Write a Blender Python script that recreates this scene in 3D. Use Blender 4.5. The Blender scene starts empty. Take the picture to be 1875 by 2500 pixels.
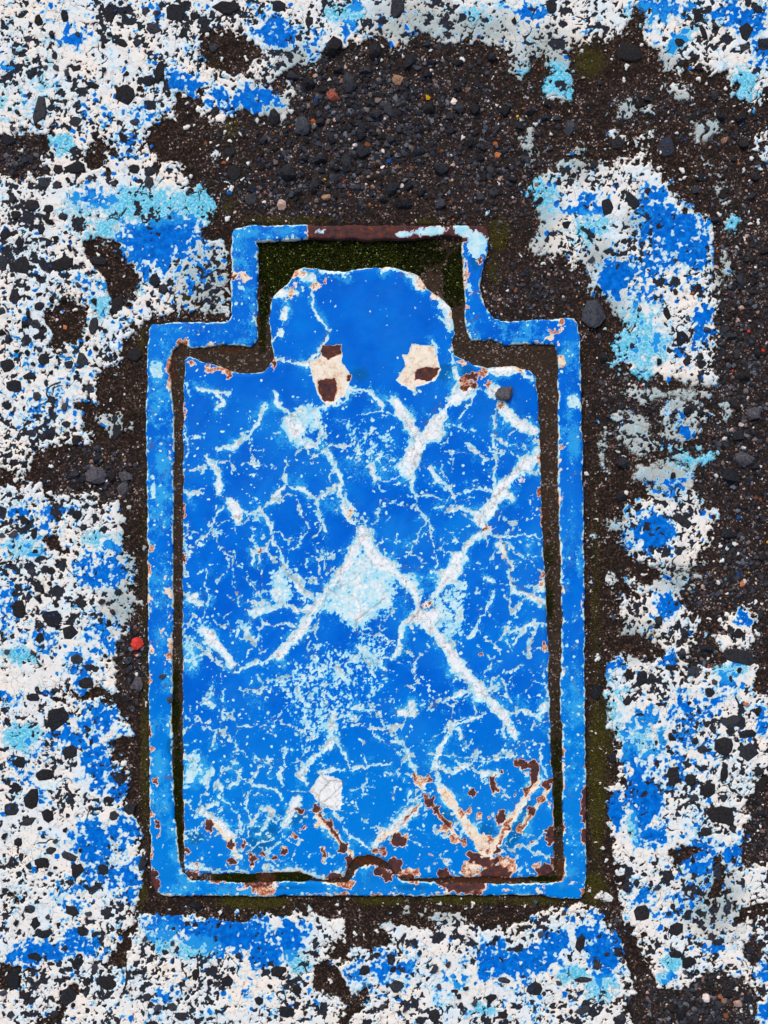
import bpy, math, random
import numpy as np
random.seed(7)
PX = 0.0002                       # one photograph pixel on the ground is 0.2 mm (frame about 21 x 33 cm)
CX, CY = 937.5, 1250.0
f32 = np.float32
R = math.radians
scene = bpy.context.scene
COL = scene.collection

# ------------------------------------------------------------------ camera, sky, sun, exposure
cam = bpy.data.cameras.new("camera")
cam_o = bpy.data.objects.new("camera", cam)
COL.objects.link(cam_o)
CAM_H = 0.72
cam_o.location = (0, 0, CAM_H)
cam.sensor_fit = 'VERTICAL'
cam.sensor_height = 24.0
cam.lens = 24.0 * CAM_H / (2500 * PX)
cam.clip_start = 0.01
cam.clip_end = 500
scene.camera = cam_o

SUN_EL, SUN_AZ = 54, 338          # soft overcast light from the top of the picture
w = bpy.data.worlds.new("World")
scene.world = w
w.use_nodes = True
nt = w.node_tree
nt.nodes.clear()
sky = nt.nodes.new('ShaderNodeTexSky')
sky.sky_type = 'NISHITA'
sky.sun_disc = False
sky.sun_elevation = R(SUN_EL)
sky.sun_rotation = R(SUN_AZ)
sky.dust_density = 4.0
sky.air_density = 1.0
sky.ozone_density = 1.0
bgn = nt.nodes.new('ShaderNodeBackground')
bgn.inputs['Strength'].default_value = 0.11
wo = nt.nodes.new('ShaderNodeOutputWorld')
nt.links.new(sky.outputs[0], bgn.inputs[0])
nt.links.new(bgn.outputs[0], wo.inputs[0])

sl = bpy.data.lights.new("sun", 'SUN')
sl.energy = 1.5
sl.angle = R(26)
sl.color = (1.0, 0.93, 0.83)
so = bpy.data.objects.new("sun", sl)
COL.objects.link(so)
# the lamp shines along its local -Z; azimuth clockwise from +Y like the sky's sun_rotation
so.rotation_euler = (R(90 - SUN_EL), 0, R(180 - SUN_AZ))
so.location = (0, 0, 3)

vs = scene.view_settings
vs.view_transform = 'Standard'
vs.look = 'None'
vs.exposure = 0.19
vs.gamma = 1.0
vs.use_curve_mapping = False

# ------------------------------------------------------------------ noise in numpy (photo-pixel units)
_rng = np.random.RandomState(11)
PERM = _rng.permutation(256).astype(np.int32)
RND = _rng.rand(8, 4096).astype(f32)
ANG = _rng.rand(256) * 2 * np.pi
GX, GY = np.cos(ANG).astype(f32), np.sin(ANG).astype(f32)


def hsh(ix, iy, seed):
    return PERM[(PERM[(PERM[(ix + seed * 17) & 255] + iy) & 255] + (ix >> 8) * 7 + (iy >> 8) * 13 + seed) & 255]


def perlin(x, y, seed=0):
    fx, fy = np.floor(x), np.floor(y)
    ix, iy = fx.astype(np.int32), fy.astype(np.int32)
    u, v = (x - fx).astype(f32), (y - fy).astype(f32)
    s = u * u * u * (u * (u * 6 - 15) + 10)
    t = v * v * v * (v * (v * 6 - 15) + 10)
    def g(a, b):
        h = hsh(ix + a, iy + b, seed)
        return GX[h] * (u - a) + GY[h] * (v - b)
    a = g(0, 0); b = g(1, 0); c = g(0, 1); d = g(1, 1)
    a = a + s * (b - a)
    c = c + s * (d - c)
    return (a + t * (c - a)) * f32(1.5)


def fbm(x, y, scale, octv=3, seed=0, gain=0.5):
    out = 0; amp = 1.0; tot = 0
    for o in range(octv):
        k = (2.03 ** o) / scale
        out = out + perlin(x * k + o * 13.7, y * k - o * 7.3, seed + o) * amp
        tot += amp
        amp *= gain
    return (out / tot).astype(f32)


def chips(X, Y, size, seed, dens, r0, r1, elong=0.55):
    """signed distance (px, negative inside) to scattered angular chips, one candidate per cell"""
    fx, fy = np.floor(X / size), np.floor(Y / size)
    ix0, iy0 = fx.astype(np.int32), fy.astype(np.int32)
    best = np.full(X.shape, 1e3, f32)
    for a in (-1, 0, 1):
        for b in (-1, 0, 1):
            ix, iy = ix0 + a, iy0 + b
            h = (hsh(ix, iy, seed) * 16 + (hsh(iy, ix, seed + 3) & 15)) & 4095
            cx = (ix + 0.1 + 0.8 * RND[0][h]) * size
            cy = (iy + 0.1 + 0.8 * RND[1][h]) * size
            r = r0 + (r1 - r0) * RND[2][h] ** 2.2
            an = RND[3][h] * 3.1416
            ca, sa = np.cos(an), np.sin(an)
            dx, dy = X - cx, Y - cy
            u = np.abs(dx * ca + dy * sa) / r
            v = (-dx * sa + dy * ca) / (r * (1 - elong * RND[4][h]))
            k = RND[6][h] - 0.5
            n = np.maximum(np.maximum(u, np.abs(v)), np.maximum((u + v) * (0.62 + 0.2 * k), (u - v) * (0.74 - 0.3 * k)))
            d = (n - 1) * r
            best = np.where(RND[5][h] < dens, np.minimum(best, d), best)
    return best.astype(f32)


def vor_edge(X, Y, size, seed):
    """distance (px) to the border between random cells"""
    ix0, iy0 = np.floor(X / size).astype(np.int32), np.floor(Y / size).astype(np.int32)
    f1 = np.full(X.shape, 1e6, f32); f2 = np.full(X.shape, 1e6, f32)
    for a in (-1, 0, 1):
        for b in (-1, 0, 1):
            h = (hsh(ix0 + a, iy0 + b, seed) * 16 + (hsh(iy0 + b, ix0 + a, seed + 3) & 15)) & 4095
            d = np.hypot(X - (ix0 + a + RND[0][h]) * size, Y - (iy0 + b + RND[1][h]) * size).astype(f32)
            f2 = np.minimum(f2, np.maximum(f1, d)); f1 = np.minimum(f1, d)
    return (f2 - f1) * 0.5


def sstep(a, b, x):
    t = np.clip((x - a) / (b - a), 0, 1)
    return t * t * (3 - 2 * t)


def pts(s, ox=0.0, oy=0.0, k=1.0):
    out = []
    for t in s.split():
        a, b = t.split(',')
        out.append((float(a) / k + ox, float(b) / k + oy))
    return out


def sd_poly(X, Y, P):
    d = np.full(X.shape, 1e12, f32)
    ins = np.zeros(X.shape, bool)
    n = len(P)
    for i in range(n):
        x0, y0 = P[i]
        x1, y1 = P[(i + 1) % n]
        ex, ey = x1 - x0, y1 - y0
        L = ex * ex + ey * ey + 1e-9
        wx, wy = X - x0, Y - y0
        t = np.clip((wx * ex + wy * ey) / L, 0, 1)
        d = np.minimum(d, (wx - ex * t) ** 2 + (wy - ey * t) ** 2)
        c = ((Y >= y0) & (Y < y1)) | ((Y >= y1) & (Y < y0))
        if abs(ey) > 1e-9:
            ins ^= c & (wx < wy * ex / ey)
    d = np.sqrt(d)
    return np.where(ins, -d, d).astype(f32)


# ------------------------------------------------------------------ outlines of the cover (photograph pixels)
FRAME_OUT = pts("566,569 574,558 593,553 686,550 900,551 1100,551 1180,552 1191,560 1192,596 1188,627 1175,666 1172,704 1182,747 1205,776 "
                "1223,786 1284,784 1362,780 1400,779 1411,790 1416,847 1419,1002 1420,1060 1425,1330 1427,1562 1429,1871 1431,2103 "
                "1428,2176 1416,2192 1362,2194 1323,2185 1091,2186 899,2187 840,2186 609,2188 393,2186 377,2176 369,2142 366,1949 364,1717 "
                "362,1446 360,1214 358,1079 356,1002 361,944 360,867 364,805 373,793 416,789 531,787 558,784 566,770 564,693 566,616")
FRAME_IN = pts("626,592 678,587 748,583 940,587 1007,583 1091,578 1126,580 1130,635 1134,731 1138,809 1149,832 1196,828 1230,843 1323,840 "
               "1354,844 1362,870 1362,963 1362,1117 1362,1176 1366,1330 1372,1523 1368,1717 1373,1833 1375,2026 1377,2128 1370,2150 1323,2156 1200,2157 "
               "1068,2153 980,2151 955,2124 905,2108 868,2122 848,2154 700,2150 600,2154 516,2148 470,2150 446,2130 436,2070 428,1987 421,1833 421,1679 423,1446 424,1214 427,1079 "
               "421,963 417,905 421,855 443,838 466,851 504,847 547,842 616,847 628,828 630,731 629,616")
LID = pts("450,878 462,870 493,882 531,893 570,909 609,913 647,905 668,878 665,840 659,801 659,747 670,720 701,693 720,664 744,652 802,660 840,664 "
          "894,654 945,652 987,661 1024,674 1045,706 1076,728 1099,751 1107,785 1110,816 1104,836 1112,866 1153,890 1188,897 1246,894 1296,905 "
          "1309,917 1313,963 1318,1059 1319,1118 1323,1253 1331,1407 1338,1562 1342,1756 1349,1910 1353,2026 1352,2124 1338,2138 1265,2143 "
          "1207,2141 1169,2138 1064,2143 995,2147 972,2141 949,2111 926,2092 898,2086 871,2091 850,2114 840,2141 801,2149 771,2145 732,2127 686,2131 636,2130 "
          "589,2134 516,2132 497,2131 481,2145 464,2146 453,2132 448,2060 446,1700 447,1300 448,1000")

# ------------------------------------------------------------------ paint on the ground, traced as outlines
BARE = [
    # large worn area across the top and down the right side
    pts("500,85 560,76 615,85 640,130 600,170 640,200 685,190 720,215 700,170 774,172 785,118 845,122 880,98 947,93 955,127 990,112 1020,80 1078,104 1132,112 "
        "1179,108 1235,122 1250,200 1275,214 1290,150 1330,142 1350,180 1322,205 1340,250 1395,240 1415,190 1392,132 1420,102 1490,92 1532,80 1534,30 "
        "1552,12 1580,30 1578,80 1600,120 1612,150 1632,170 1670,175 1690,156 1730,156 1746,175 1772,165 1790,190 1800,225 1840,248 1870,235 1960,250 "
        "1960,1700 1875,1700 1851,1690 1843,1654 1848,1625 1805,1584 1756,1634 1727,1639 1712,1622 1700,1656 1668,1639 1660,1610 1678,1581 1707,1547 1701,1515 1675,1471 "
        "1666,1437 1652,1419 1602,1416 1562,1445 1524,1463 1513,1492 1516,1529 1513,1552 1553,1558 1600,1550 1602,1627 1556,1604 1527,1584 1510,1599 1484,1636 1484,1668 1475,1694 "
        "1490,1717 1484,1778 1501,1790 1495,1833 1510,1850 1510,1905 1490,1914 1486,1964 1490,2030 1501,2091 1505,2153 1517,2200 1528,2250 1563,2300 1575,2331 1605,2408 "
        "1640,2418 1679,2419 1698,2392 1721,2365 1767,2365 1814,2400 1821,2415 1850,2420 1850,2560 1551,2560 1544,2477 1520,2435 1551,2423 1528,2346 1520,2307 1486,2269 1466,2242 1451,2219 "
        "1405,2203 1389,2219 1312,2223 1266,2253 1237,2262 1195,2270 1152,2262 1141,2227 1091,2235 1056,2227 1037,2270 979,2266 940,2243 925,2258 963,2308 913,2316 851,2320 840,2347 805,2345 "
        "801,2320 836,2293 844,2245 767,2243 755,2212 736,2212 693,2243 643,2227 590,2261 559,2250 498,2234 455,2230 413,2242 374,2234 343,2230 336,2250 320,2315 "
        "309,2362 285,2377 262,2369 285,2323 300,2290 326,2250 332,2228 336,2200 347,2149 355,2084 336,2014 309,1949 316,1862 280,1850 252,1807 327,1795 295,1737 269,1709 240,1703 185,1709 "
        "145,1703 202,1691 249,1668 266,1694 283,1691 289,1636 272,1610 278,1575 289,1558 315,1547 315,1506 344,1489 344,1471 325,1414 344,1384 344,1361 301,1350 301,1283 298,1240 "
        "301,1216 249,1230 240,1207 191,1207 139,1213 107,1210 101,1178 52,1178 -60,1195 -60,1141 12,1141 55,1167 69,1132 98,1100 101,1089 162,1077 220,1080 220,1054 194,1048 202,1022 188,999 179,979 "
        "226,984 237,990 231,961 229,932 231,903 278,901 292,877 295,846 312,817 336,796 344,775 400,772 470,760 540,740 545,690 520,650 500,602 490,567 513,536 532,505 498,459 444,455 463,436 440,405 386,394 359,355 "
        "366,312 370,293 428,285 424,231 459,228 498,239 478,266 513,300 548,305 555,278 594,266 640,284 680,280 690,240 660,205 610,195 560,180 510,165 490,130"),
    pts("201,579 251,575 285,590 312,637 330,650 345,690 321,718 307,759 289,765 272,779 269,744 255,710 240,665 215,640 195,600"),
    pts("390,490 470,440 540,400 610,390 680,450 720,520 710,580 740,640 730,700 640,730 540,770 480,810 420,760 410,670 380,600", 0, 620, 3.457),
    pts("550,940 600,880 660,880 690,950 660,1000 660,1060 580,1080 530,1040", 0, 0, 2.592),
    pts("-80,850 90,850 210,840 320,850 330,960 280,980 240,1040 310,1060 260,1130 130,1130 40,1110 -80,1130", 0, 0, 2.592),
    pts("0,2350 58,2361 42,2419 -20,2412"),
    pts("185,2400 143,2431 139,2473 93,2500 60,2540 147,2540 154,2462 185,2427"),
    pts("89,2138 50,2180 23,2207 46,2211 58,2169 81,2157"),
    pts("763,2362 800,2345 830,2370 850,2420 866,2445 880,2410 895,2400 898,2440 880,2470 850,2490 840,2540 810,2540 840,2460 830,2440 790,2430 765,2410"),
    pts("1810,1900 1834,1906 1842,1933 1814,1964 1830,1995 1810,2030 1814,2122 1860,2107 1960,2090 1960,1890"),
    pts("1798,2215 1830,2207 1960,2205 1960,2245 1860,2240 1806,2240"),
    pts("1810,2300 1840,2285 1868,2310 1865,2350 1830,2358 1812,2340"),
    pts("1640,2090 1660,2060 1700,2064 1722,2080 1680,2100 1645,2118"),
    pts("1745,2110 1762,2085 1770,2140 1757,2190 1740,2195"),
    pts("20,1620 60,1580 110,1570 130,1550 120,1585 70,1605 40,1640", 0, 1240, 3.457),
    pts("350,270 390,210 470,200 500,150 490,260 500,310 560,400 520,430 420,340", 0, 1240, 3.457),
]
ISLE = [
    pts("1540,940 1600,950 1680,945 1740,955 1730,985 1640,975 1560,990 1520,970"), pts("1500,1010 1590,1005 1600,1090 1560,1110 1500,1080"),
    pts("1560,1130 1640,1120 1700,1150 1690,1190 1600,1195 1550,1170"), pts("1610,1400 1700,1385 1730,1420 1680,1440 1610,1425"),
    pts("1440,620 1480,600 1500,640 1470,660"), pts("1760,600 1790,640 1780,700 1760,690"), pts("1500,250 1560,240 1560,300 1500,300"), pts("1270,330 1310,300 1320,380 1280,420"),
    pts("1690,300 1760,280 1770,330 1700,340"), pts("1760,960 1790,980 1780,1040 1755,1020"),
    pts("1420,332 1439,370 1409,382 1450,400 1520,390 1574,378 1601,424 1652,478 1675,502 1713,528 1748,571 1740,633 1741,658 1770,698 1747,759 1747,794 1735,846 1747,909 1744,941 1715,950 1678,932 "
        "1649,932 1608,924 1585,909 1579,924 1562,918 1542,903 1501,889 1501,866 1516,805 1527,785 1495,773 1484,744 1469,724 1446,707 1449,672 1400,650 1331,625 1293,617 1285,579 1312,548 1293,471 1265,490 "
        "1320,432 1370,386 1401,355"),
    pts("1623,967 1660,961 1683,967 1712,967 1721,990 1744,1016 1715,1036 1707,1063 1683,1080 1660,1085 1689,1112 1759,1097 1764,1109 1698,1138 1660,1141 1629,1112 1600,1089 1602,1063 1620,1039 1600,1019"),
    pts("1465,1055 1485,1050 1495,1090 1482,1130 1500,1155 1470,1150 1462,1080"),
    pts("1530,1005 1540,985 1560,992 1552,1012"),
    pts("1602,1196 1649,1190 1666,1170 1689,1196 1707,1213 1705,1240 1750,1257 1747,1312 1721,1350 1727,1382 1669,1396 1626,1408 1602,1382 1565,1364 1539,1350 1498,1304 1475,1275 1487,1266 1516,1257 1539,1243 1562,1225"),
    pts("1753,1560 1765,1515 1800,1495 1830,1485 1848,1520 1840,1560 1822,1590 1790,1580 1770,1590"),
    pts("1545,1410 1560,1405 1560,1425 1545,1428"), pts("1484,1398 1498,1396 1498,1420 1484,1420"),
    pts("1445,1362 1452,1362 1452,1405 1444,1400"), pts("1440,1320 1446,1316 1446,1332 1440,1334"),
    pts("1580,285 1600,270 1610,248 1588,252 1560,268"), pts("1625,220 1650,205 1680,220 1697,240 1680,258 1640,245"),
    pts("1837,370 1850,335 1960,325 1960,395 1850,390"), pts("1790,400 1825,375 1822,388 1800,392"),
    pts("1712,385 1735,375 1758,400 1745,430 1720,405"), pts("1745,455 1772,445 1775,490 1762,500"),
    pts("1770,535 1790,530 1790,552 1768,556"), pts("1480,325 1510,318 1535,340 1500,335"), pts("1560,345 1570,338 1590,330 1580,360"),
    pts("1790,175 1810,170 1830,200 1858,225 1850,245 1820,235"),
    pts("548,440 570,450 566,470 548,462"), pts("515,375 540,365 540,385 520,388"), pts("455,620 500,585 545,590 560,640 562,770 500,775 450,740 380,770 400,700 450,660"),
    pts("690,300 705,270 725,220 712,200 690,220 675,260"), pts("985,2215 1000,2208 1010,2235 985,2240"), pts("1450,2190 1470,2180 1475,2200"),
    pts("280,2300 300,2285 312,2275 300,2300"), pts("232,1020 250,1008 290,1005 300,1040 270,1075 250,1050"),
]
# sparse, thin, greyed paint
THIN = [(1640, 965, 130, 40), (1550, 1060, 80, 60), (1620, 1160, 100, 50), (1670, 1412, 80, 40), (1470, 630, 50, 40), (1775, 650, 40, 70), (1530, 270, 60, 50), (1290, 360, 50, 70), (1730, 310, 70, 50), (1770, 1000, 40, 60), (1010, 60, 110, 60), (1150, 70, 130, 45), (1260, 200, 50, 90), (1380, 180, 60, 70), (1300, 520, 60, 110), (1400, 380, 60, 60), (1480, 740, 50, 60),
        (1470, 1100, 50, 70), (1545, 1000, 40, 40), (1650, 1080, 90, 90), (1700, 970, 60, 40), (730, 160, 50, 60), (650, 250, 60, 50), (1640, 245, 70, 30),
        (500, 690, 70, 90), (330, 1330, 40, 180), (300, 1050, 60, 60), (1540, 1560, 60, 50), (1760, 420, 60, 80), (1560, 540, 40, 30), (1020, 2230, 120, 30), (1740, 2200, 70, 90),
        (1500, 1300, 40, 50), (1450, 1380, 40, 60), (1600, 150, 60, 30), (300, 1480, 50, 60), (1330, 130, 80, 60)]
# blue top coat left on the ground: x y rx ry angle strength
BLUE = """390 583 110 52 -8 1.5; 240 482 62 34 10 1.0; 444 200 50 38 20 1.0; 478 127 24 24 0 .8; 548 247 52 30 10 1.0; 598 250 50 28 0 1.1; 177 90 44 34 20 1.0; 640 235 50 32 20 1.1;
677 77 66 50 20 .95; 760 105 34 40 0 .7; 870 12 40 18 0 .8; 847 70 30 34 0 .7; 246 1399 66 54 0 1.0; 275 1333 18 18 0 1.1; 29 1252 60 24 0 .9; 120 1257 70 30 0 .9; 246 1760 70 46 0 .95; 174 1804 62 34 10 1.1;
231 1833 40 44 0 1.1; 250 1870 40 44 0 1.0; 202 1668 22 22 0 1.0; 30 1700 30 30 0 .6; 239 1899 34 50 0 1.1; 285 1918 30 44 0 1.0; 231 2053 56 52 0 1.15; 300 2040 40 56 0 1.0; 309 2149 46 50 0 1.1; 239 2130 44 44 0 .9;
96 2323 96 34 -8 1.1; 193 2304 60 34 10 .95; 150 2210 40 30 0 .6; 540 2283 150 44 4 1.35; 400 2260 60 40 0 1.0; 651 2331 50 36 10 1.3; 709 2285 50 44 0 1.2; 620 2262 60 30 0 .9; 948 2370 70 56 0 .8; 880 2385 40 40 0 .75; 1210 2347 52 52 0 1.1; 1290 2342 90 46 -12 1.1;
1351 2304 60 40 -20 1.1; 1474 2323 50 66 -15 1.25; 1443 2273 40 34 0 1.1; 1474 2380 30 30 0 .9; 1574 1950 40 84 -6 1.5; 1505 1987 18 50 0 1.3; 1590 2045 44 34 0 1.0; 1536 1842 17 46 0 1.3; 1571 1755 38 30 0 .95; 1533 1787 14 20 0 1.1;
1602 1298 36 50 -10 1.5; 1560 1300 50 60 0 .8; 1631 1480 44 30 0 1.1; 1634 1602 22 28 0 1.1; 1498 1630 26 24 0 .9; 1678 1732 56 44 0 .9; 1740 1700 40 40 0 .7; 1814 1512 22 20 0 1.1; 1799 1616 18 20 0 1.2; 1860 1760 20 40 0 .9;
1498 678 42 46 0 1.6; 1640 560 84 66 10 1.2; 1600 500 60 50 0 .9; 1428 505 62 28 -10 1.0; 1690 617 46 46 0 1.2; 1712 799 26 66 10 1.1; 1620 650 90 60 0 .8; 1602 822 20 20 0 1.0; 1574 846 40 34 0 .7; 1660 860 40 30 0 .7; 1560 720 60 50 0 .55; 1680 1054 22 15 0 1.3;
1630 1000 30 30 0 .6; 1621 23 84 34 0 .95; 1814 46 70 46 15 1.0; 1293 23 52 28 10 .85; 1760 30 60 30 0 .7; 1660 96 34 16 -40 1.0; 1860 135 30 44 0 1.1; 1640 1180 60 30 0 .7; 1780 1660 40 26 0 .8; 1660 1830 110 100 0 .62; 1700 2100 70 70 0 .85; 1790 2080 40 40 0 1.0; 1660 2200 80 60 0 .6;
1560 2190 40 40 0 .8; 1870 2370 26 26 0 1.1; 1868 2470 24 40 0 1.0; 1757 2310 24 20 0 .9; 1640 2390 20 18 0 1.0; 400 2440 50 40 0 .55; 620 2440 60 40 0 .45; 60 1900 60 60 0 .5; 180 2180 70 50 0 .6; 1100 2390 80 60 0 .45; 1310 2450 120 40 0 .4; 20 1480 40 90 0 .7; 90 1560 60 30 0 .7;
250 1560 70 60 0 .7; 200 1620 60 30 0 .7; 80 1310 120 40 0 .5; 230 700 80 40 0 .5; 180 860 200 160 0 .3; 150 1000 160 60 0 .45; 370 280 50 30 0 .7; 230 280 60 30 0 .5; 370 200 40 40 0 .35; 310 350 40 30 0 .7; 20 170 30 30 0 .7; 60 280 50 60 0 .3; 380 30 40 30 0 .5; 130 20 40 30 0 .5; 460 690 24 22 0 1.3; 470 640 80 60 0 .55; 405 640 16 30 20 1.0; 360 670 16 20 0 1.2"""
BLUE = [tuple(float(v) for v in t.split()) for t in BLUE.split(';')]
# pale cyan wash in the paint
CYAN = [(350, 500, 175, 48, 0, 1.0), (498, 500, 46, 44, 0, 1.3), (250, 560, 60, 50, 30, .8), (60, 200, 90, 130, 0, .35), (20, 270, 60, 60, 0, .5), (150, 350, 30, 26, 0, 1.2), (240, 1320, 50, 30, 0, .8), (60, 1330, 60, 30, 0, .8),
        (48, 1600, 44, 24, 0, 1.2), (56, 1800, 44, 30, 0, 1.3), (300, 700, 60, 40, 0, .6), (246, 740, 30, 40, 0, .9), (480, 2312, 50, 30, 0, 1.3), (400, 2290, 40, 40, 0, 1.0), (720, 2345, 40, 30, 0, .9), (1574, 846, 60, 46, 0, 1.3),
        (1520, 840, 40, 60, 0, 1.1), (1560, 790, 60, 50, 0, .8), (1565, 915, 24, 16, 0, 1.4), (1340, 190, 60, 40, 0, 1.3), (1392, 225, 24, 20, 0, 1.3), (1820, 200, 30, 40, 0, 1.2), (1663, 96, 40, 20, -40, 1.2), (1545, 2020, 16, 44, -10, 1.0),
        (1560, 1800, 70, 60, 0, .7), (1640, 2350, 26, 24, 0, 1.3), (1620, 2385, 20, 20, 0, 1.2), (1790, 550, 20, 20, 0, 1.4), (1700, 1110, 70, 30, -10, 1.0), (1780, 1640, 50, 24, -10, 1.0), (1400, 2380, 40, 24, 0, 1.2), (1470, 2400, 40, 20, 0, 1.0), (1180, 2460, 30, 20, 0, 1.0),
        (1460, 2420, 40, 30, 0, .8), (850, 30, 60, 24, 0, 1.0), (1180, 30, 50, 30, 0, .6), (1600, 40, 120, 40, 0, .5), (870, 2420, 40, 40, 0, .4), (100, 2150, 120, 80, 0, .25), (1100, 2420, 60, 60, 0, .4), (1300, 480, 60, 60, 0, .9), (1440, 560, 60, 40, 0, .8), (1500, 1710, 40, 60, 0, .6)]

# low resolution maps, sampled with a warp
MS = 4.0
mx0, my0 = -260.0, -260.0
mX, mY = np.meshgrid(np.arange(mx0, 2136, MS, dtype=f32), np.arange(my0, 2761, MS, dtype=f32))


def blobs(X, Y, L, lo=0.0):
    out = np.full(X.shape, lo, f32)
    for b in L:
        x, y, rx, ry = b[:4]
        an = R(b[4]) if len(b) > 4 else 0
        s = b[5] if len(b) > 5 else 1.0
        dx, dy = X - x, Y - y
        u = (dx * math.cos(an) + dy * math.sin(an)) / rx
        v = (-dx * math.sin(an) + dy * math.cos(an)) / ry
        out = np.maximum(out, s * np.clip(1.35 - 0.62 * np.sqrt(u * u + v * v) - 0.23 * (u * u + v * v), 0, 1.2))
    return out


bare = np.full(mX.shape, 1e3, f32)
for P in BARE:
    bare = np.minimum(bare, sd_poly(mX, mY, P))
isle = np.full(mX.shape, 1e3, f32)
for P in ISLE:
    isle = np.minimum(isle, sd_poly(mX, mY, P))
M_PAINT = np.maximum(bare, -isle)                       # positive inside paint
M_THIN = blobs(mX, mY, [t + (0, 1.0) for t in THIN])
M_BLUE = blobs(mX, mY, BLUE)
M_CYAN = blobs(mX, mY, CYAN)
M_FRAME = sd_poly(mX, mY, FRAME_OUT)
GRAVELLY = blobs(mX, mY, [(900, 300, 340, 190, 0, 1.0), (760, 450, 260, 80, 0, .9), (1180, 400, 180, 160, 0, .8), (1800, 900, 110, 480, 0, .85), (1820, 1400, 90, 220, 0, .8), (1720, 2450, 170, 90, 0, 1.0),
                          (240, 1160, 110, 70, 0, .8), (310, 1600, 50, 110, 0, .8), (40, 390, 80, 50, 0, .9), (1300, 700, 130, 70, 0, .7), (1600, 260, 180, 60, 0, .5), (1540, 1000, 90, 130, 0, .6),
                          (1600, 1530, 60, 40, 0, .9), (1700, 1600, 60, 50, 0, .8), (1840, 2330, 50, 40, 0, .8), (1840, 2010, 60, 90, 0, .8), (1700, 1430, 90, 60, 0, .9), (320, 420, 100, 60, 0, .2), (1500, 2260, 40, 60, 0, .5), (1750, 300, 140, 60, 0, .6)])
MOSSY = blobs(mX, mY, [(1455, 1500, 20, 560, 0, .6), (1458, 1900, 26, 240, 0, 1.0), (1218, 570, 32, 50, 0, 1.0), (1205, 660, 22, 60, 0, .7), (620, 2202, 90, 20, 0, 1.3), (930, 2200, 80, 14, 0, 1.0), (1130, 2198, 110, 12, 0, 1.1),
                       (1450, 2170, 40, 50, 0, 1.0), (700, 535, 170, 12, 0, .8), (1040, 538, 30, 10, 0, .9), (565, 310, 30, 40, 0, .8), (500, 620, 26, 40, 0, .9), (460, 720, 30, 30, 0, .9), (351, 1500, 10, 700, 0, .6), (352, 1830, 14, 300, 0, .8),
                       (1440, 150, 60, 60, 0, .8), (520, 150, 60, 40, 0, .5), (340, 2180, 24, 40, 0, .9), (555, 500, 30, 40, 0, .7), (345, 830, 16, 70, 0, .7), (1480, 1790, 26, 140, 0, .7), (1300, 2200, 100, 12, 0, .9)])


def samp(M, X, Y):
    gx = np.clip((X - mx0) / MS, 0, M.shape[1] - 1.001)
    gy = np.clip((Y - my0) / MS, 0, M.shape[0] - 1.001)
    i, j = gx.astype(np.int32), gy.astype(np.int32)
    u, v = (gx - i).astype(f32), (gy - j).astype(f32)
    return (M[j, i] * (1 - u) + M[j, i + 1] * u) * (1 - v) + (M[j + 1, i] * (1 - u) + M[j + 1, i + 1] * u) * v


# ------------------------------------------------------------------ node helpers
def lin(r, g, b):
    c = []
    for v in (r, g, b):
        v /= 255.0
        c.append(v / 12.92 if v <= 0.04045 else ((v + 0.055) / 1.055) ** 2.4)
    return tuple(c) + (1.0,)


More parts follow.
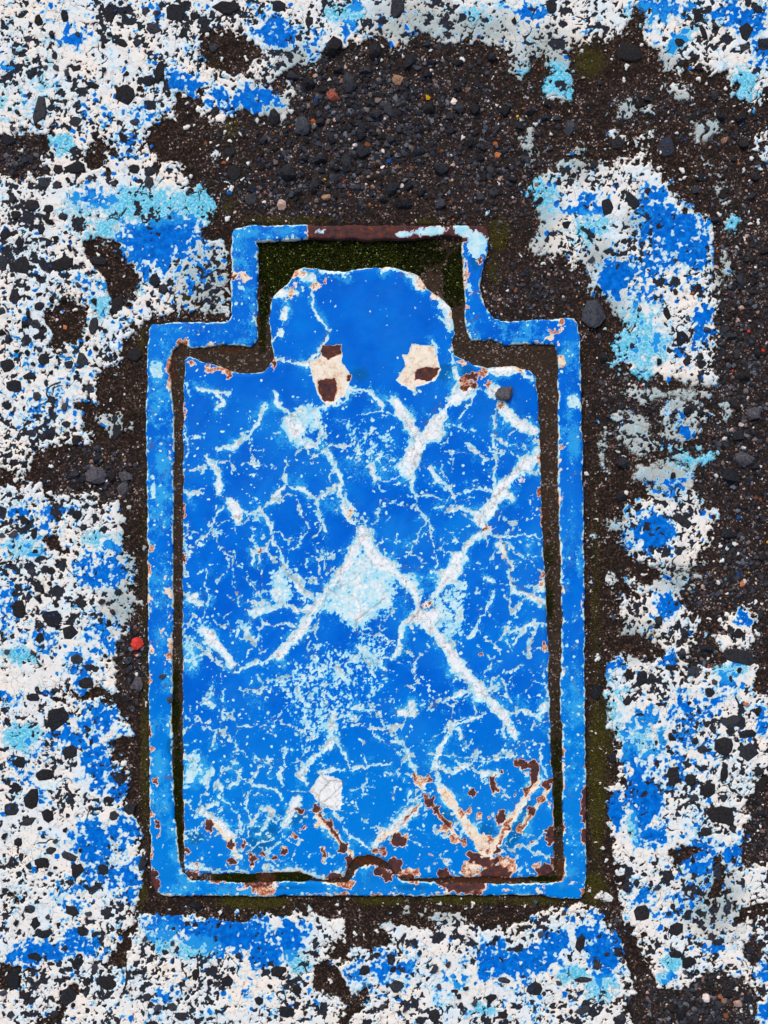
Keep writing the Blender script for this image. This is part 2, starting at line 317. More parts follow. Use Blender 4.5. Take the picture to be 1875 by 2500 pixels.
class NB:
    def __init__(s, name):
        s.m = bpy.data.materials.new(name)
        s.m.use_nodes = True
        s.t = s.m.node_tree
        s.t.nodes.clear()
        s.out = s.t.nodes.new('ShaderNodeOutputMaterial')
        s.b = s.t.nodes.new('ShaderNodeBsdfPrincipled')
        s.t.links.new(s.b.outputs[0], s.out.inputs[0])
        tc = s.t.nodes.new('ShaderNodeTexCoord')
        mp = s.t.nodes.new('ShaderNodeVectorMath')
        mp.operation = 'SCALE'
        s.t.links.new(tc.outputs['Object'], mp.inputs[0])
        mp.inputs['Scale'].default_value = 1000.0
        s.mm = mp.outputs[0]                         # millimetres

    def put(s, sock, v):
        if isinstance(v, bpy.types.NodeSocket):
            s.t.links.new(v, sock)
        else:
            sock.default_value = v

    def attr(s, name):
        n = s.t.nodes.new('ShaderNodeAttribute')
        n.attribute_name = name
        sp = s.t.nodes.new('ShaderNodeSeparateXYZ')
        s.t.links.new(n.outputs['Vector'], sp.inputs[0])
        return sp.outputs[0], sp.outputs[1], sp.outputs[2]

    def math(s, op, a, b=0.0, clamp=False):
        n = s.t.nodes.new('ShaderNodeMath')
        n.operation = op
        n.use_clamp = clamp
        s.put(n.inputs[0], a)
        s.put(n.inputs[1], b)
        return n.outputs[0]

    def noise(s, scale, detail=2.0, rough=0.5, vec=None, dist=0.0):
        n = s.t.nodes.new('ShaderNodeTexNoise')
        n.inputs['Scale'].default_value = scale
        n.inputs['Detail'].default_value = detail
        n.inputs['Roughness'].default_value = rough
        n.inputs['Distortion'].default_value = dist
        s.t.links.new(vec or s.mm, n.inputs['Vector'])
        return n.outputs['Fac']

    def vor(s, scale, feature='F1', vec=None, rand=1.0):
        n = s.t.nodes.new('ShaderNodeTexVoronoi')
        n.feature = feature
        n.inputs['Scale'].default_value = scale
        n.inputs['Randomness'].default_value = rand
        s.t.links.new(vec or s.mm, n.inputs['Vector'])
        return n

    def warp(s, scale, amt):
        nn = s.t.nodes.new('ShaderNodeTexNoise')
        nn.inputs['Scale'].default_value = scale
        s.t.links.new(s.mm, nn.inputs['Vector'])
        sc = s.t.nodes.new('ShaderNodeVectorMath')
        sc.operation = 'SCALE'
        sc.inputs['Scale'].default_value = amt
        s.t.links.new(nn.outputs['Color'], sc.inputs[0])
        ad = s.t.nodes.new('ShaderNodeVectorMath')
        ad.operation = 'ADD'
        s.t.links.new(s.mm, ad.inputs[0])
        s.t.links.new(sc.outputs[0], ad.inputs[1])
        return ad.outputs[0]

    def step(s, v, lo, hi):
        n = s.t.nodes.new('ShaderNodeMapRange')
        n.interpolation_type = 'SMOOTHSTEP'
        s.put(n.inputs[0], v)
        n.inputs[1].default_value = lo
        n.inputs[2].default_value = hi
        return n.outputs[0]

    def mix(s, f, a, b):
        n = s.t.nodes.new('ShaderNodeMix')
        n.data_type = 'RGBA'
        s.put(n.inputs[0], f)
        s.put(n.inputs[6], a)
        s.put(n.inputs[7], b)
        return n.outputs[2]

    def ramp(s, v, stops, const=False):
        n = s.t.nodes.new('ShaderNodeValToRGB')
        cr = n.color_ramp
        if const:
            cr.interpolation = 'CONSTANT'
        while len(cr.elements) < len(stops):
            cr.elements.new(0.5)
        for e, (p, c) in zip(cr.elements, stops):
            e.position = p
            e.color = c
        s.put(n.inputs[0], v)
        return n.outputs[0]

    def bump(s, h, strength, dist_mm):
        n = s.t.nodes.new('ShaderNodeBump')
        n.inputs['Strength'].default_value = strength
        n.inputs['Distance'].default_value = dist_mm * 0.001
        s.put(n.inputs['Height'], h)
        s.t.links.new(n.outputs[0], s.b.inputs['Normal'])

    def done(s, col, rough, spec=0.4):
        s.put(s.b.inputs['Base Color'], col)
        s.put(s.b.inputs['Roughness'], rough)
        s.b.inputs['Specular IOR Level'].default_value = spec
        return s.m


def dirt_colour(n, sandy):
    """sandy tar: dark binder with brown, tan and a few pale grains"""
    v = n.vor(1.5)
    sepn = n.t.nodes.new('ShaderNodeSeparateColor')
    n.t.links.new(v.outputs['Color'], sepn.inputs[0])
    g = sepn.outputs[0]
    big = n.noise(0.12, 4, 0.6)
    shift = n.math('ADD', n.math('MULTIPLY', n.math('SUBTRACT', big, 0.52), 0.7), n.math('MULTIPLY', sandy, 0.05))
    g2 = n.math('ADD', g, shift, True)
    grains = n.ramp(g2, [(0.0, lin(24, 21, 20)), (0.4, lin(41, 33, 28)), (0.62, lin(55, 44, 38)), (0.8, lin(76, 59, 51)), (0.92, lin(114, 90, 79)),
                         (0.96, lin(104, 72, 54)), (0.985, lin(150, 124, 116)), (0.998, lin(210, 195, 190))])
    fine = n.noise(3.0, 2, 0.6)
    dark = n.mix(n.step(fine, 0.34, 0.66), lin(33, 28, 26), grains)
    tar = n.step(n.noise(0.09, 3, 0.55), 0.60, 0.68)
    return n.mix(n.math('MULTIPLY', tar, 0.75), dark, lin(36, 31, 30)), g


def mat_ground():
    n = NB("worn_painted_asphalt")
    P, B, C = n.attr("pf")
    M, S, T = n.attr("gf")
    fn = n.math('SUBTRACT', n.noise(1.3, 3, 0.65), 0.5)
    fn2 = n.math('SUBTRACT', n.noise(3.4, 2, 0.6), 0.5)
    fines = n.math('ADD', n.math('MULTIPLY', fn, 0.9), n.math('MULTIPLY', fn2, 0.7))
    U, U2, U3 = n.attr("hf")
    coarse = n.math('ADD', n.math('MULTIPLY', n.math('SUBTRACT', n.noise(0.22, 4, 0.68), 0.44), 3.2), n.math('MULTIPLY', n.math('SUBTRACT', n.noise(0.6, 2, 0.6), 0.5), 1.5))
    pm = n.step(n.math('ADD', n.math('ADD', P, n.math('MULTIPLY', coarse, U2)), n.math('MULTIPLY', fines, 0.8)), -0.07, 0.07)
    dirt, g = dirt_colour(n, S)
    dirt = n.mix(n.math('MULTIPLY', S, 0.35, True), dirt, n.ramp(n.noise(0.9, 4, 0.8), [(0.35, lin(24, 24, 27)), (0.55, lin(48, 48, 53)), (0.7, lin(78, 78, 84))]))
    # moss bloom over the dirt
    chipc = n.ramp(n.noise(1.4, 4, 0.75), [(0.3, lin(27, 29, 36)), (0.5, lin(42, 45, 54)), (0.62, lin(56, 58, 66)), (0.75, lin(80, 82, 88))])
    dirt = n.mix(n.step(n.math('ADD', U, n.math('MULTIPLY', n.math('SUBTRACT', n.noise(0.3, 2), 0.5), 1.2)), 0.35, 0.6), dirt, chipc)
    mn = n.math('ADD', M, n.math('MULTIPLY', n.math('SUBTRACT', n.noise(1.9, 3, 0.7), 0.5), 1.6))
    moss = n.ramp(n.noise(2.6, 2, 0.7), [(0.3, lin(24, 24, 9)), (0.5, lin(54, 52, 18)), (0.7, lin(96, 92, 42))])
    dirt = n.mix(n.math('MULTIPLY', n.step(mn, 0.55, 0.95), 0.8), dirt, moss)
    # white primer, slightly dirty; thin paint is greyer
    wv = n.noise(0.05, 3, 0.6)
    white = n.ramp(wv, [(0.35, lin(240, 232, 222)), (0.5, lin(230, 230, 227)), (0.65, lin(216, 231, 239))])
    stain = n.step(n.noise(0.35, 4, 0.65), 0.52, 0.72)
    white = n.mix(n.math('MULTIPLY', stain, 0.55), white, lin(170, 160, 150))
    white = n.mix(n.math('MULTIPLY', T, 0.8, True), white, n.mix(n.noise(1.2, 2), lin(120, 140, 142), lin(176, 190, 190)))
    cyn = n.ramp(n.noise(0.8, 4, 0.7), [(0.3, lin(40, 160, 208)), (0.5, lin(92, 196, 226)), (0.66, lin(184, 226, 236))])
    cm = n.step(n.math('ADD', C, n.math('MULTIPLY', fines, 1.1)), 0.42, 0.85)
    white = n.mix(cm, white, cyn)
    # hairline crazing and pin-holes
    wp = n.t.nodes.new('ShaderNodeVectorMath')
    wp.operation = 'ADD'
    nn = n.t.nodes.new('ShaderNodeTexNoise')
    nn.inputs['Scale'].default_value = 0.5
    n.t.links.new(n.mm, nn.inputs['Vector'])
    sc = n.t.nodes.new('ShaderNodeVectorMath')
    sc.operation = 'SCALE'
    sc.inputs['Scale'].default_value = 2.5
    n.t.links.new(nn.outputs['Color'], sc.inputs[0])
    n.t.links.new(n.mm, wp.inputs[0])
    n.t.links.new(sc.outputs[0], wp.inputs[1])
    cr = n.vor(0.16, 'DISTANCE_TO_EDGE', wp.outputs[0]).outputs['Distance']
    crk = n.math('MULTIPLY', n.math('SUBTRACT', 1.0, n.step(cr, 0.0, 0.028)), n.step(n.noise(0.08, 2), 0.45, 0.6))
    white = n.mix(n.math('MULTIPLY', crk, 0.75), white, lin(70, 62, 58))
    pin = n.step(n.noise(2.2, 2, 0.6), 0.66, 0.72)
    white = n.mix(n.math('MULTIPLY', pin, 0.7), white, lin(92, 84, 82))
    # blue top coat with a pale fringe
    bfar = n.math('MULTIPLY', n.math('MULTIPLY', n.math('SUBTRACT', n.noise(0.17, 4, 0.7), 0.5), 3.0), U2)
    bv = n.math('ADD', n.math('ADD', B, bfar), n.math('MULTIPLY', fines, 0.8))
    blue = n.ramp(n.noise(0.35, 3, 0.6), [(0.35, lin(0, 88, 176)), (0.52, lin(0, 104, 208)), (0.68, lin(6, 126, 218))])
    blue = n.mix(n.math('MULTIPLY', cm, 0.7), blue, lin(40, 158, 226))
    col = n.mix(n.step(bv, -0.42, -0.04), white, lin(158, 212, 232))
    col = n.mix(n.step(bv, 0.0, 0.1), col, blue)
    col = n.mix(pm, dirt, col)
    rough = n.math('ADD', n.math('MULTIPLY', pm, -0.32), 0.92)
    h = n.math('ADD', n.math('MULTIPLY', pm, 0.5), n.math('ADD', n.math('MULTIPLY', n.noise(2.0, 4, 0.7), 0.7), n.math('MULTIPLY', g, n.math('SUBTRACT', 0.5, n.math('MULTIPLY', pm, 0.5)))))
    n.bump(h, 0.4, 0.22)
    return n.done(col, rough, 0.03)


def mat_metal():
    """blue enamel over white primer over rusting cast iron"""
    n = NB("chipped_blue_enamel_on_cast_iron")
    W, RU, T = n.attr("wf")
    K, L, Q = n.attr("kf")
    fn = n.math('SUBTRACT', n.noise(1.5, 3, 0.65), 0.5)
    fn2 = n.math('SUBTRACT', n.noise(4.0, 2, 0.6), 0.5)
    fines = n.math('ADD', n.math('MULTIPLY', fn, 0.8), n.math('MULTIPLY', fn2, 0.55))
    blue = n.ramp(n.noise(0.04, 3, 0.6), [(0.35, lin(0, 93, 202)), (0.53, lin(0, 104, 212)), (0.68, lin(0, 118, 218))])
    blue = n.mix(n.math('MULTIPLY', L, 1.0, True), blue, lin(0, 124, 216))        # thinner coat toward the foot of the lid
    fadev = n.step(n.noise(0.018, 5, 0.7), 0.42, 0.68)
    blue = n.mix(n.math('MULTIPLY', fadev, 0.30), blue, lin(34, 132, 216))
    grime = n.step(n.noise(0.11, 5, 0.75), 0.55, 0.75)
    blue = n.mix(n.math('MULTIPLY', grime, 0.28), blue, lin(8, 72, 150))
    teal = n.step(n.math('ADD', Q, n.math('MULTIPLY', fines, 0.5)), 0.35, 0.8)
    blue = n.mix(n.math('MULTIPLY', teal, 0.7), blue, lin(6, 92, 150))
    tv = n.step(n.math('ADD', T, n.math('MULTIPLY', fines, 1.7)), 0.5, 0.78)
    blue = n.mix(n.math('MULTIPLY', tv, 0.85), blue, lin(48, 164, 228))
    spk = n.step(n.noise(1.1, 2, 0.5), 0.70, 0.74)
    blue = n.mix(n.math('MULTIPLY', spk, 0.6), blue, lin(10, 62, 130))
    wv = n.math('ADD', W, n.math('MULTIPLY', fines, 0.42))
    pale = n.mix(n.step(n.noise(0.25, 4, 0.65), 0.38, 0.62), lin(158, 216, 236), lin(202, 232, 238))
    white = n.mix(n.step(n.noise(0.3, 4, 0.65), 0.4, 0.65), lin(238, 242, 246), lin(218, 228, 232))
    stain = n.step(n.noise(0.6, 3, 0.65), 0.58, 0.75)
    white = n.mix(n.math('MULTIPLY', stain, 0.25), white, lin(190, 170, 150))
    col = n.mix(n.step(wv, 0.44, 0.50), blue, lin(84, 192, 234))
    col = n.mix(n.step(wv, 0.49, 0.55), col, pale)
    col = n.mix(n.step(wv, 0.68, 0.88), col, white)
    col = n.mix(n.math('MULTIPLY', K, 0.8, True), col, lin(96, 76, 70))
    craz = n.math('SUBTRACT', 1.0, n.step(n.vor(0.2, 'DISTANCE_TO_EDGE', n.warp(0.4, 3.5)).outputs['Distance'], 0.0, 0.035))
    craz = n.math('MULTIPLY', n.math('MULTIPLY', craz, n.step(wv, 0.7, 0.85)), n.step(n.noise(0.1, 2), 0.42, 0.58))
    col = n.mix(n.math('MULTIPLY', craz, 0.6), col, lin(110, 96, 92))
    rv = n.math('ADD', RU, n.math('MULTIPLY', fines, 0.30))
    cream = n.ramp(n.noise(0.35, 4, 0.7), [(0.32, lin(242, 236, 224)), (0.54, lin(234, 217, 192)), (0.68, lin(204, 150, 104))])
    rust = n.ramp(n.noise(0.4, 4, 0.7), [(0.28, lin(44, 33, 37)), (0.46, lin(74, 54, 58)), (0.58, lin(92, 54, 46)), (0.7, lin(138, 72, 42)), (0.8, lin(96, 76, 78))])
    col = n.mix(n.step(rv, 0.33, 0.40), col, cream)
    salmon = n.ramp(n.noise(0.9, 3, 0.7), [(0.35, lin(226, 188, 158)), (0.48, lin(196, 122, 92)), (0.58, lin(150, 80, 52)), (0.7, lin(112, 60, 44))])
    col = n.mix(n.step(rv, 0.47, 0.52), col, salmon)
    col = n.mix(n.step(rv, 0.60, 0.68), col, rust)
    rough = n.math('ADD', n.math('MULTIPLY', n.step(wv, 0.4, 0.6), 0.15), n.math('ADD', n.math('MULTIPLY', n.step(rv, 0.33, 0.5), 0.3), 0.42))
    hh = n.math('SUBTRACT', n.math('MULTIPLY', n.noise(1.0, 4, 0.65), 0.5), n.math('ADD', n.math('MULTIPLY', n.step(wv, 0.4, 0.6), 0.35), n.math('MULTIPLY', n.step(rv, 0.4, 0.6), 0.5)))
    n.bump(hh, 0.6, 0.22)
    return n.done(col, rough, 0.03)


def mat_fill():
    n = NB("mossy_grit")
    M, S, RU = n.attr("gf")
    dirt, g = dirt_colour(n, S)
    mn = n.math('ADD', M, n.math('MULTIPLY', n.math('SUBTRACT', n.noise(1.2, 3, 0.7), 0.5), 1.0))
    moss = n.ramp(n.noise(1.7, 3, 0.75), [(0.3, lin(9, 11, 3)), (0.5, lin(24, 28, 5)), (0.66, lin(50, 56, 10)), (0.8, lin(96, 100, 38))])
    dirt = n.mix(0.4, dirt, n.mix(n.noise(1.3, 3, 0.7), lin(52, 42, 34), lin(96, 80, 66)))
    col = n.mix(n.step(mn, 0.4, 0.7), dirt, moss)
    rust = n.mix(n.noise(0.8, 3), lin(48, 32, 24), lin(104, 60, 38))
    col = n.mix(n.step(n.math('ADD', RU, n.math('MULTIPLY', n.math('SUBTRACT', n.noise(0.9, 3), 0.5), 1.6)), 0.55, 0.9), col, rust)
    n.bump(n.math('ADD', n.noise(1.6, 4, 0.75), n.math('MULTIPLY', g, 0.5)), 1.0, 0.6)
    return n.done(col, 0.95, 0.05)


def mat_stone():
    n = NB("dark_basalt_chip")
    oi = n.t.nodes.new('ShaderNodeObjectInfo')
    rnd = oi.outputs['Random']
    geo = n.t.nodes.new('ShaderNodeNewGeometry')
    vm = n.t.nodes.new('ShaderNodeVectorMath')
    vm.operation = 'SCALE'
    vm.inputs['Scale'].default_value = 1000.0
    n.t.links.new(geo.outputs['Position'], vm.inputs[0])
    v = vm.outputs[0]
    base = n.ramp(rnd, [(0.0, lin(30, 32, 38)), (0.3, lin(40, 43, 51)), (0.55, lin(36, 33, 33)), (0.8, lin(50, 53, 61)), (1.0, lin(64, 66, 73))])
    base = n.mix(n.step(n.noise(2.6, 3, 0.75, v), 0.5, 0.8), base, lin(92, 95, 102))
    base = n.mix(n.step(n.noise(0.8, 4, 0.75, v), 0.5, 0.66), base, lin(30, 27, 27))
    # scraps of paint caught on some of the chips
    attr = n.t.nodes.new('ShaderNodeAttribute')
    attr.attribute_type = 'OBJECT'
    attr.attribute_name = 'scrap'
    pf = n.math('ADD', attr.outputs['Fac'], n.math('MULTIPLY', n.math('SUBTRACT', n.noise(0.5, 3, 0.6, v), 0.5), 1.7))
    base = n.mix(n.step(pf, 0.5, 0.56), base, lin(10, 84, 168))
    base = n.mix(n.step(pf, 0.64, 0.70), base, lin(196, 222, 228))
    n.bump(n.noise(1.3, 5, 0.75, v), 1.0, 0.7)
    return n.done(base, 0.85, 0.12)


def mat_plain(name, c0, c1, c2=None, scale=1.5):
    n = NB(name)
    geo = n.t.nodes.new('ShaderNodeNewGeometry')
    vm = n.t.nodes.new('ShaderNodeVectorMath')
    vm.operation = 'SCALE'
    vm.inputs['Scale'].default_value = 1000.0
    n.t.links.new(geo.outputs['Position'], vm.inputs[0])
    v = vm.outputs[0]
    col = n.mix(n.step(n.noise(scale, 4, 0.75, v), 0.35, 0.65), c0, c1)
    if c2:
        col = n.mix(n.step(n.noise(scale * 1.8, 2, 0.6, v), 0.6, 0.66), col, c2)
    n.bump(n.noise(scale * 1.6, 4, 0.7, v), 0.8, 0.3)
    return n.done(col, 0.8, 0.3)


def mat_vcol(name, rough=0.85):
    n = NB(name)
    a = n.t.nodes.new('ShaderNodeAttribute')
    a.attribute_name = 'tint'
    nz = n.noise(3.0, 2, 0.7)
    col = n.mix(n.math('MULTIPLY', n.step(nz, 0.5, 0.75), 0.45), a.outputs['Color'], lin(60, 56, 54))
    return n.done(col, rough, 0.1)


MAT_GROUND, MAT_METAL, MAT_FILL, MAT_STONE = mat_ground(), mat_metal(), mat_fill(), mat_stone()
MAT_GRAVEL, MAT_MOSS = mat_vcol("mixed_grit"), mat_vcol("moss_leaf", 0.7)


# ------------------------------------------------------------------ mesh helpers
def grid_mesh(name, xs, ys, Z, keep, attrs, mat, thick=None):
    """height sheet on a (non uniform) grid; xs, ys in metres, keep = per-face mask"""
    ny, nx = Z.shape
    Xg, Yg = np.meshgrid(xs.astype(f32), ys.astype(f32))
    idx = np.arange(nx * ny, dtype=np.int32).reshape(ny, nx)
    q = np.stack([idx[:-1, :-1], idx[:-1, 1:], idx[1:, 1:], idx[1:, :-1]], -1)[keep]      # ys ascending
    used = np.zeros(nx * ny, bool)
    used[q.ravel()] = True
    remap = np.cumsum(used).astype(np.int32) - 1
    q = remap[q]
    co = np.stack([Xg.ravel()[used], Yg.ravel()[used], Z.ravel()[used].astype(f32)], -1)
    me = bpy.data.meshes.new(name)
    me.vertices.add(len(co))
    me.vertices.foreach_set("co", co.ravel())
    me.loops.add(q.size)
    me.loops.foreach_set("vertex_index", q.ravel())
    me.polygons.add(len(q))
    me.polygons.foreach_set("loop_start", np.arange(0, q.size, 4, dtype=np.int32))
    me.polygons.foreach_set("use_smooth", np.ones(len(q), bool))
    me.update(calc_edges=True)
    for an, trip in attrs.items():
        a = me.attributes.new(an, 'FLOAT_VECTOR', 'POINT')
        v = np.stack([np.broadcast_to(t, Z.shape).ravel()[used] for t in trip], -1).astype(f32)
        a.data.foreach_set("vector", v.ravel())
    me.materials.append(mat)
    o = bpy.data.objects.new(name, me)
    COL.objects.link(o)
    return o


def tri_mesh(name, V, F, C, mat, smooth=False):
    me = bpy.data.meshes.new(name)
    V = np.asarray(V, f32); F = np.asarray(F, np.int32)
    me.vertices.add(len(V)); me.vertices.foreach_set("co", V.ravel())
    me.loops.add(F.size); me.loops.foreach_set("vertex_index", F.ravel())
    me.polygons.add(len(F)); me.polygons.foreach_set("loop_start", np.arange(0, F.size, 3, dtype=np.int32))
    me.polygons.foreach_set("use_smooth", np.full(len(F), smooth))
    me.update(calc_edges=True)
    a = me.color_attributes.new("tint", 'FLOAT_COLOR', 'POINT')
    C = np.asarray(C, f32)
    a.data.foreach_set("color", np.concatenate([C, np.ones((len(C), 1), f32)], 1).ravel())
    me.materials.append(mat)
    o = bpy.data.objects.new(name, me)
    COL.objects.link(o)
    return o


def axis(lo, hi, step, far):
    mid = np.arange(lo, hi + step * 0.5, step)
    out = []; d = step; p = 0.0
    while p < far:
        d = d * (1.06 if d < 0.012 else 1.28)
        p += d
        out.append(p)
    e = np.array(out)
    return np.concatenate([lo - e[::-1], mid, mid[-1] + e])


# ------------------------------------------------------------------ the ground
STEP = 0.0005
gx = axis(-0.196, 0.196, STEP, 45.0)
gy = axis(-0.259, 0.259, STEP, 45.0)
X, Y = np.meshgrid((gx / PX + CX).astype(f32), (CY - gy / PX).astype(f32))
w1, w2 = fbm(X, Y, 46, 3, 1), fbm(X, Y, 46, 3, 21)
w3, w4 = fbm(X, Y, 13, 2, 5), fbm(X, Y, 13, 2, 25)
Xw, Yw = X + 15 * w1 + 7 * w3, Y + 15 * w2 + 7 * w4
outd = np.maximum(np.maximum(-X - 10, X - 1885), np.maximum(-Y - 10, Y - 2510))
sd = samp(M_PAINT, Xw, Yw)
wild = fbm(X, Y, 420, 3, 40) * 420 + 40                                # beyond the frame the same worn paint goes on
k = sstep(10, 90, outd)
sd = sd * (1 - k) + np.clip(wild, -90, 90) * k
thin = samp(M_THIN, Xw, Yw) * (1 - k) + k * np.clip(fbm(X, Y, 160, 2, 44), 0, 1) * 1.5
bl = samp(M_BLUE, Xw + 14 * w1, Yw + 14 * w2) * (1 - k) + k * np.clip(fbm(X, Y, 260, 3, 47) * 2.4, 0, 1.2)
cy = samp(M_CYAN, Xw, Yw) * (1 - k)
grav = samp(GRAVELLY, X, Y) * (1 - k) + 0.5 * k
mossg = samp(MOSSY, X + 5 * w3, Y + 5 * w4) * (1 - k)
sfr = samp(M_FRAME, X, Y)
n8 = fbm(X, Y, 9, 2, 60)
n20 = fbm(X, Y, 22, 3, 63)
n60 = fbm(X, Y, 70, 3, 66)
# chips knocked out of the paint, large, small and tiny; few where the blue coat survives
WHITER = samp(blobs(mX, mY, [(130, 1930, 90, 60, 0, 1.), (120, 2080, 110, 130, 0, .8), (60, 260, 60, 90, 0, .8), (60, 1640, 130, 60, 0, 1.), (260, 120, 120, 60, 0, .6), (90, 1330, 80, 40, 0, .5), (1150, 2400, 110, 60, 0, .8), (620, 2390, 90, 40, 0, .5), (700, 2420, 60, 40, 0, .5), (1560, 2080, 60, 60, 0, .7), (1560, 1780, 60, 60, 0, .8), (1600, 770, 60, 50, 0, .7), (240, 700, 60, 40, 0, .6)]), X, Y)
dens = np.clip(0.70 - 0.5 * WHITER - 0.55 * np.clip(bl, 0, 1) - 0.45 * np.clip(cy, 0, 1) + 1.3 * fbm(X, Y, 110, 3, 70), 0.04, 0.98)
ca_ = chips(X + 11 * w3, Y + 11 * w4, 40, 3, dens, 5, 19)
cb_ = chips(X + 7 * w3 + 4 * n8, Y + 7 * w4, 20, 9, dens * 1.0, 2.8, 9)
cc_ = chips(X + 3 * n8, Y - 3 * n8, 11, 14, dens * 0.8, 1.6, 4.2)
soft = sstep(1230, 1330, X) * sstep(1700, 1500, Y) * (1 - 0.5 * np.clip(bl, 0, 1))
P = sd / (12.0 + 16 * soft) + (0.55 + 0.5 * soft) * n20 + (0.35 + 0.35 * soft) * n8 + 0.5 * soft * n60 - thin * (0.25 + 1.5 * (n20 + 0.4 * n8 + 0.05)) + 0.15
hole = fbm(X + 5 * w4, Y - 5 * w3, 17, 3, 79, 0.6)
P = np.minimum(P, (0.50 - 0.42 * dens + 0.4 * np.clip(bl - 0.9, 0, 1) - hole) * 4.5)
P = np.minimum(P, (ca_ + 1.2) / 4.0)
P = np.minimum(P, (cb_ + 0.3) / 3.0)
P = np.minimum(P, (cc_ + 0.3) / 3.0)
seam = np.abs(fbm(X, Y, 120, 3, 75))                                   # meandering cracks in the paint film
P = np.minimum(P, (seam - 0.011 + 0.03 * np.clip(0.3 - n60, 0, 1)) * 34)
seam2 = np.abs(fbm(X, Y, 64, 2, 78))
P = np.minimum(P, (seam2 - 0.05 * np.clip(n60 * 2 + 0.05, 0, 1)) * 16 + 0.05 + np.clip(bl, 0, 1) * 0.5)
flk = chips(X + 7 * w3, Y + 7 * w4, 22, 37, np.clip(0.05 + 0.42 * sstep(-110, -10, sd), 0, 1) * (sd > -160), 1.5, 7)
P = np.maximum(P, np.clip(-flk / 4.0 + 0.4 * n8 - 0.1, -2, 0.5) - 0.8 * (grav > 0.95))
P = np.minimum(P, (sfr - 12 - 16 * n20) / 6.0 + 0.8)                    # nothing painted hard against the frame
P = np.clip(P, -2, 2)
fl = chips(X + 5 * w3, Y + 5 * w4, 24, 31, np.clip(0.40 + 0.7 * fbm(X, Y, 200, 2, 77) + bl * 0.3, 0, .9), 1.6, 9)
B = bl * 1.3 - 0.93 + 1.5 * n20 + 1.0 * n8 + 0.6 * n60
B = np.maximum(B, np.clip(-fl / 4.0, -1, 0.6) + 0.25 * n8 - 0.1)
whole = chips(X + 5 * w4, Y + 5 * w3, 20, 35, np.clip(0.75 - 0.3 * bl, 0, 1), 1.5, 6)   # white scabs in the blue
B = np.minimum(B, (whole + 0.5) / 3.0 + np.clip(bl - 1.2, 0, 1) * 1.5)
B = np.clip(B, -1.5, 1.5)
C = cy * 0.85 + 0.45 * n60 + 0.75 * n20 + 0.45 * n8 + 0.13

far = sstep(60, 260, outd)
P = P * (1 - far) + np.clip(sd / 60.0 + 0.1, -1, 1) * far
B = B * (1 - far) + np.clip(bl - 0.75, -1, 1) * far
C = C * (1 - far) + 0.1 * far
pmask = sstep(-0.25, 0.25, P)
# rounded lumps of aggregate under everything
lump = chips(X + 4 * w3, Y + 4 * w4, 30, 51, np.full(X.shape, 0.8, f32), 9, 20, 0.4)
lumpz = np.clip(-lump, 0, 9) / 9.0
fade = 1 - sstep(300, 2500, outd)
zd = -1.2 + 0.5 * lumpz + 0.28 * n8 + 0.45 * n20 * (0.6 + grav) + 0.5 * n60 + 0.75 * sstep(4, 26, sd)
zp = -0.05 + 0.14 * lumpz + 0.03 * n8 + 0.10 * n20 + 0.25 * n60
Zg = (zd * (1 - pmask) + zp * pmask) * fade * (1 - 0.6 * far)
Zg = Zg - 0.7 * np.exp(-np.clip(sfr, 0, 400) / 14.0) * (sfr > -30)      # slight gutter round the frame
Zg = Zg * 0.001
inside = sfr < -22
kf = ~(inside[:-1, :-1] & inside[1:, :-1] & inside[:-1, 1:] & inside[1:, 1:])
ground = grid_mesh("asphalt_ground", gx, gy, Zg, kf, {"pf": (P, B, C), "gf": (mossg, grav, np.clip(thin, 0, 1)), "hf": (sstep(4, 26, sd) * 0.9, far, 0 * sd)}, MAT_GROUND)
ground["kind"] = "structure"
ground["label"] = "dark asphalt with flaking blue and white paint"


def ground_z(px, py):
    x, y = (px - CX) * PX, (CY - py) * PX
    i = min(max(int(np.searchsorted(gx, x)), 1), len(gx) - 1)
    j = min(max(int(np.searchsorted(gy, y)), 1), len(gy) - 1)
    return float(Zg[j, i])


def ground_p(px, py):
    i = min(int(np.searchsorted(gx, (px - CX) * PX)), len(gx) - 1)
    j = min(int(np.searchsorted(gy, (CY - py) * PX)), len(gy) - 1)
    return float(P[j, i]), float(sfr[j, i])


# ------------------------------------------------------------------ the cover: fields on one regular grid
H = 2.5
cxs = np.arange(335, 1455.1, H, dtype=f32)
cys = np.arange(2215, 524.9, -H, dtype=f32)          # bottom to top, so world y ascends
cX, cY = np.meshgrid(cxs, cys)
wxs, wys = (cxs - CX) * PX, (CY - cys) * PX
a1, a2 = fbm(cX, cY, 40, 3, 81), fbm(cX, cY, 40, 3, 83)
b1, b2 = fbm(cX, cY, 12, 2, 85), fbm(cX, cY, 12, 2, 87)
n6 = fbm(cX, cY, 7, 2, 89)
n15 = fbm(cX, cY, 18, 3, 91)
n50 = fbm(cX, cY, 60, 3, 93)
n150 = fbm(cX, cY, 190, 3, 95)
eX, eY = cX + 4.5 * a1 + 1.8 * b1, cY + 4.5 * a2 + 1.8 * b2            # slightly ragged edges
s_out, s_in, s_lid = sd_poly(eX, eY, FRAME_OUT), sd_poly(eX, eY, FRAME_IN), sd_poly(eX, eY, LID)
dX, dY = cX + 9 * a1 + 7 * b1, cY + 9 * a2 + 7 * b2                    # stronger warp for the wear marks
CROP = {'A': (300, 500), 'B': (860, 500), 'C': (300, 1060), 'D': (860, 1060), 'E': (300, 1640), 'F': (860, 1640)}
K_ = 2.592


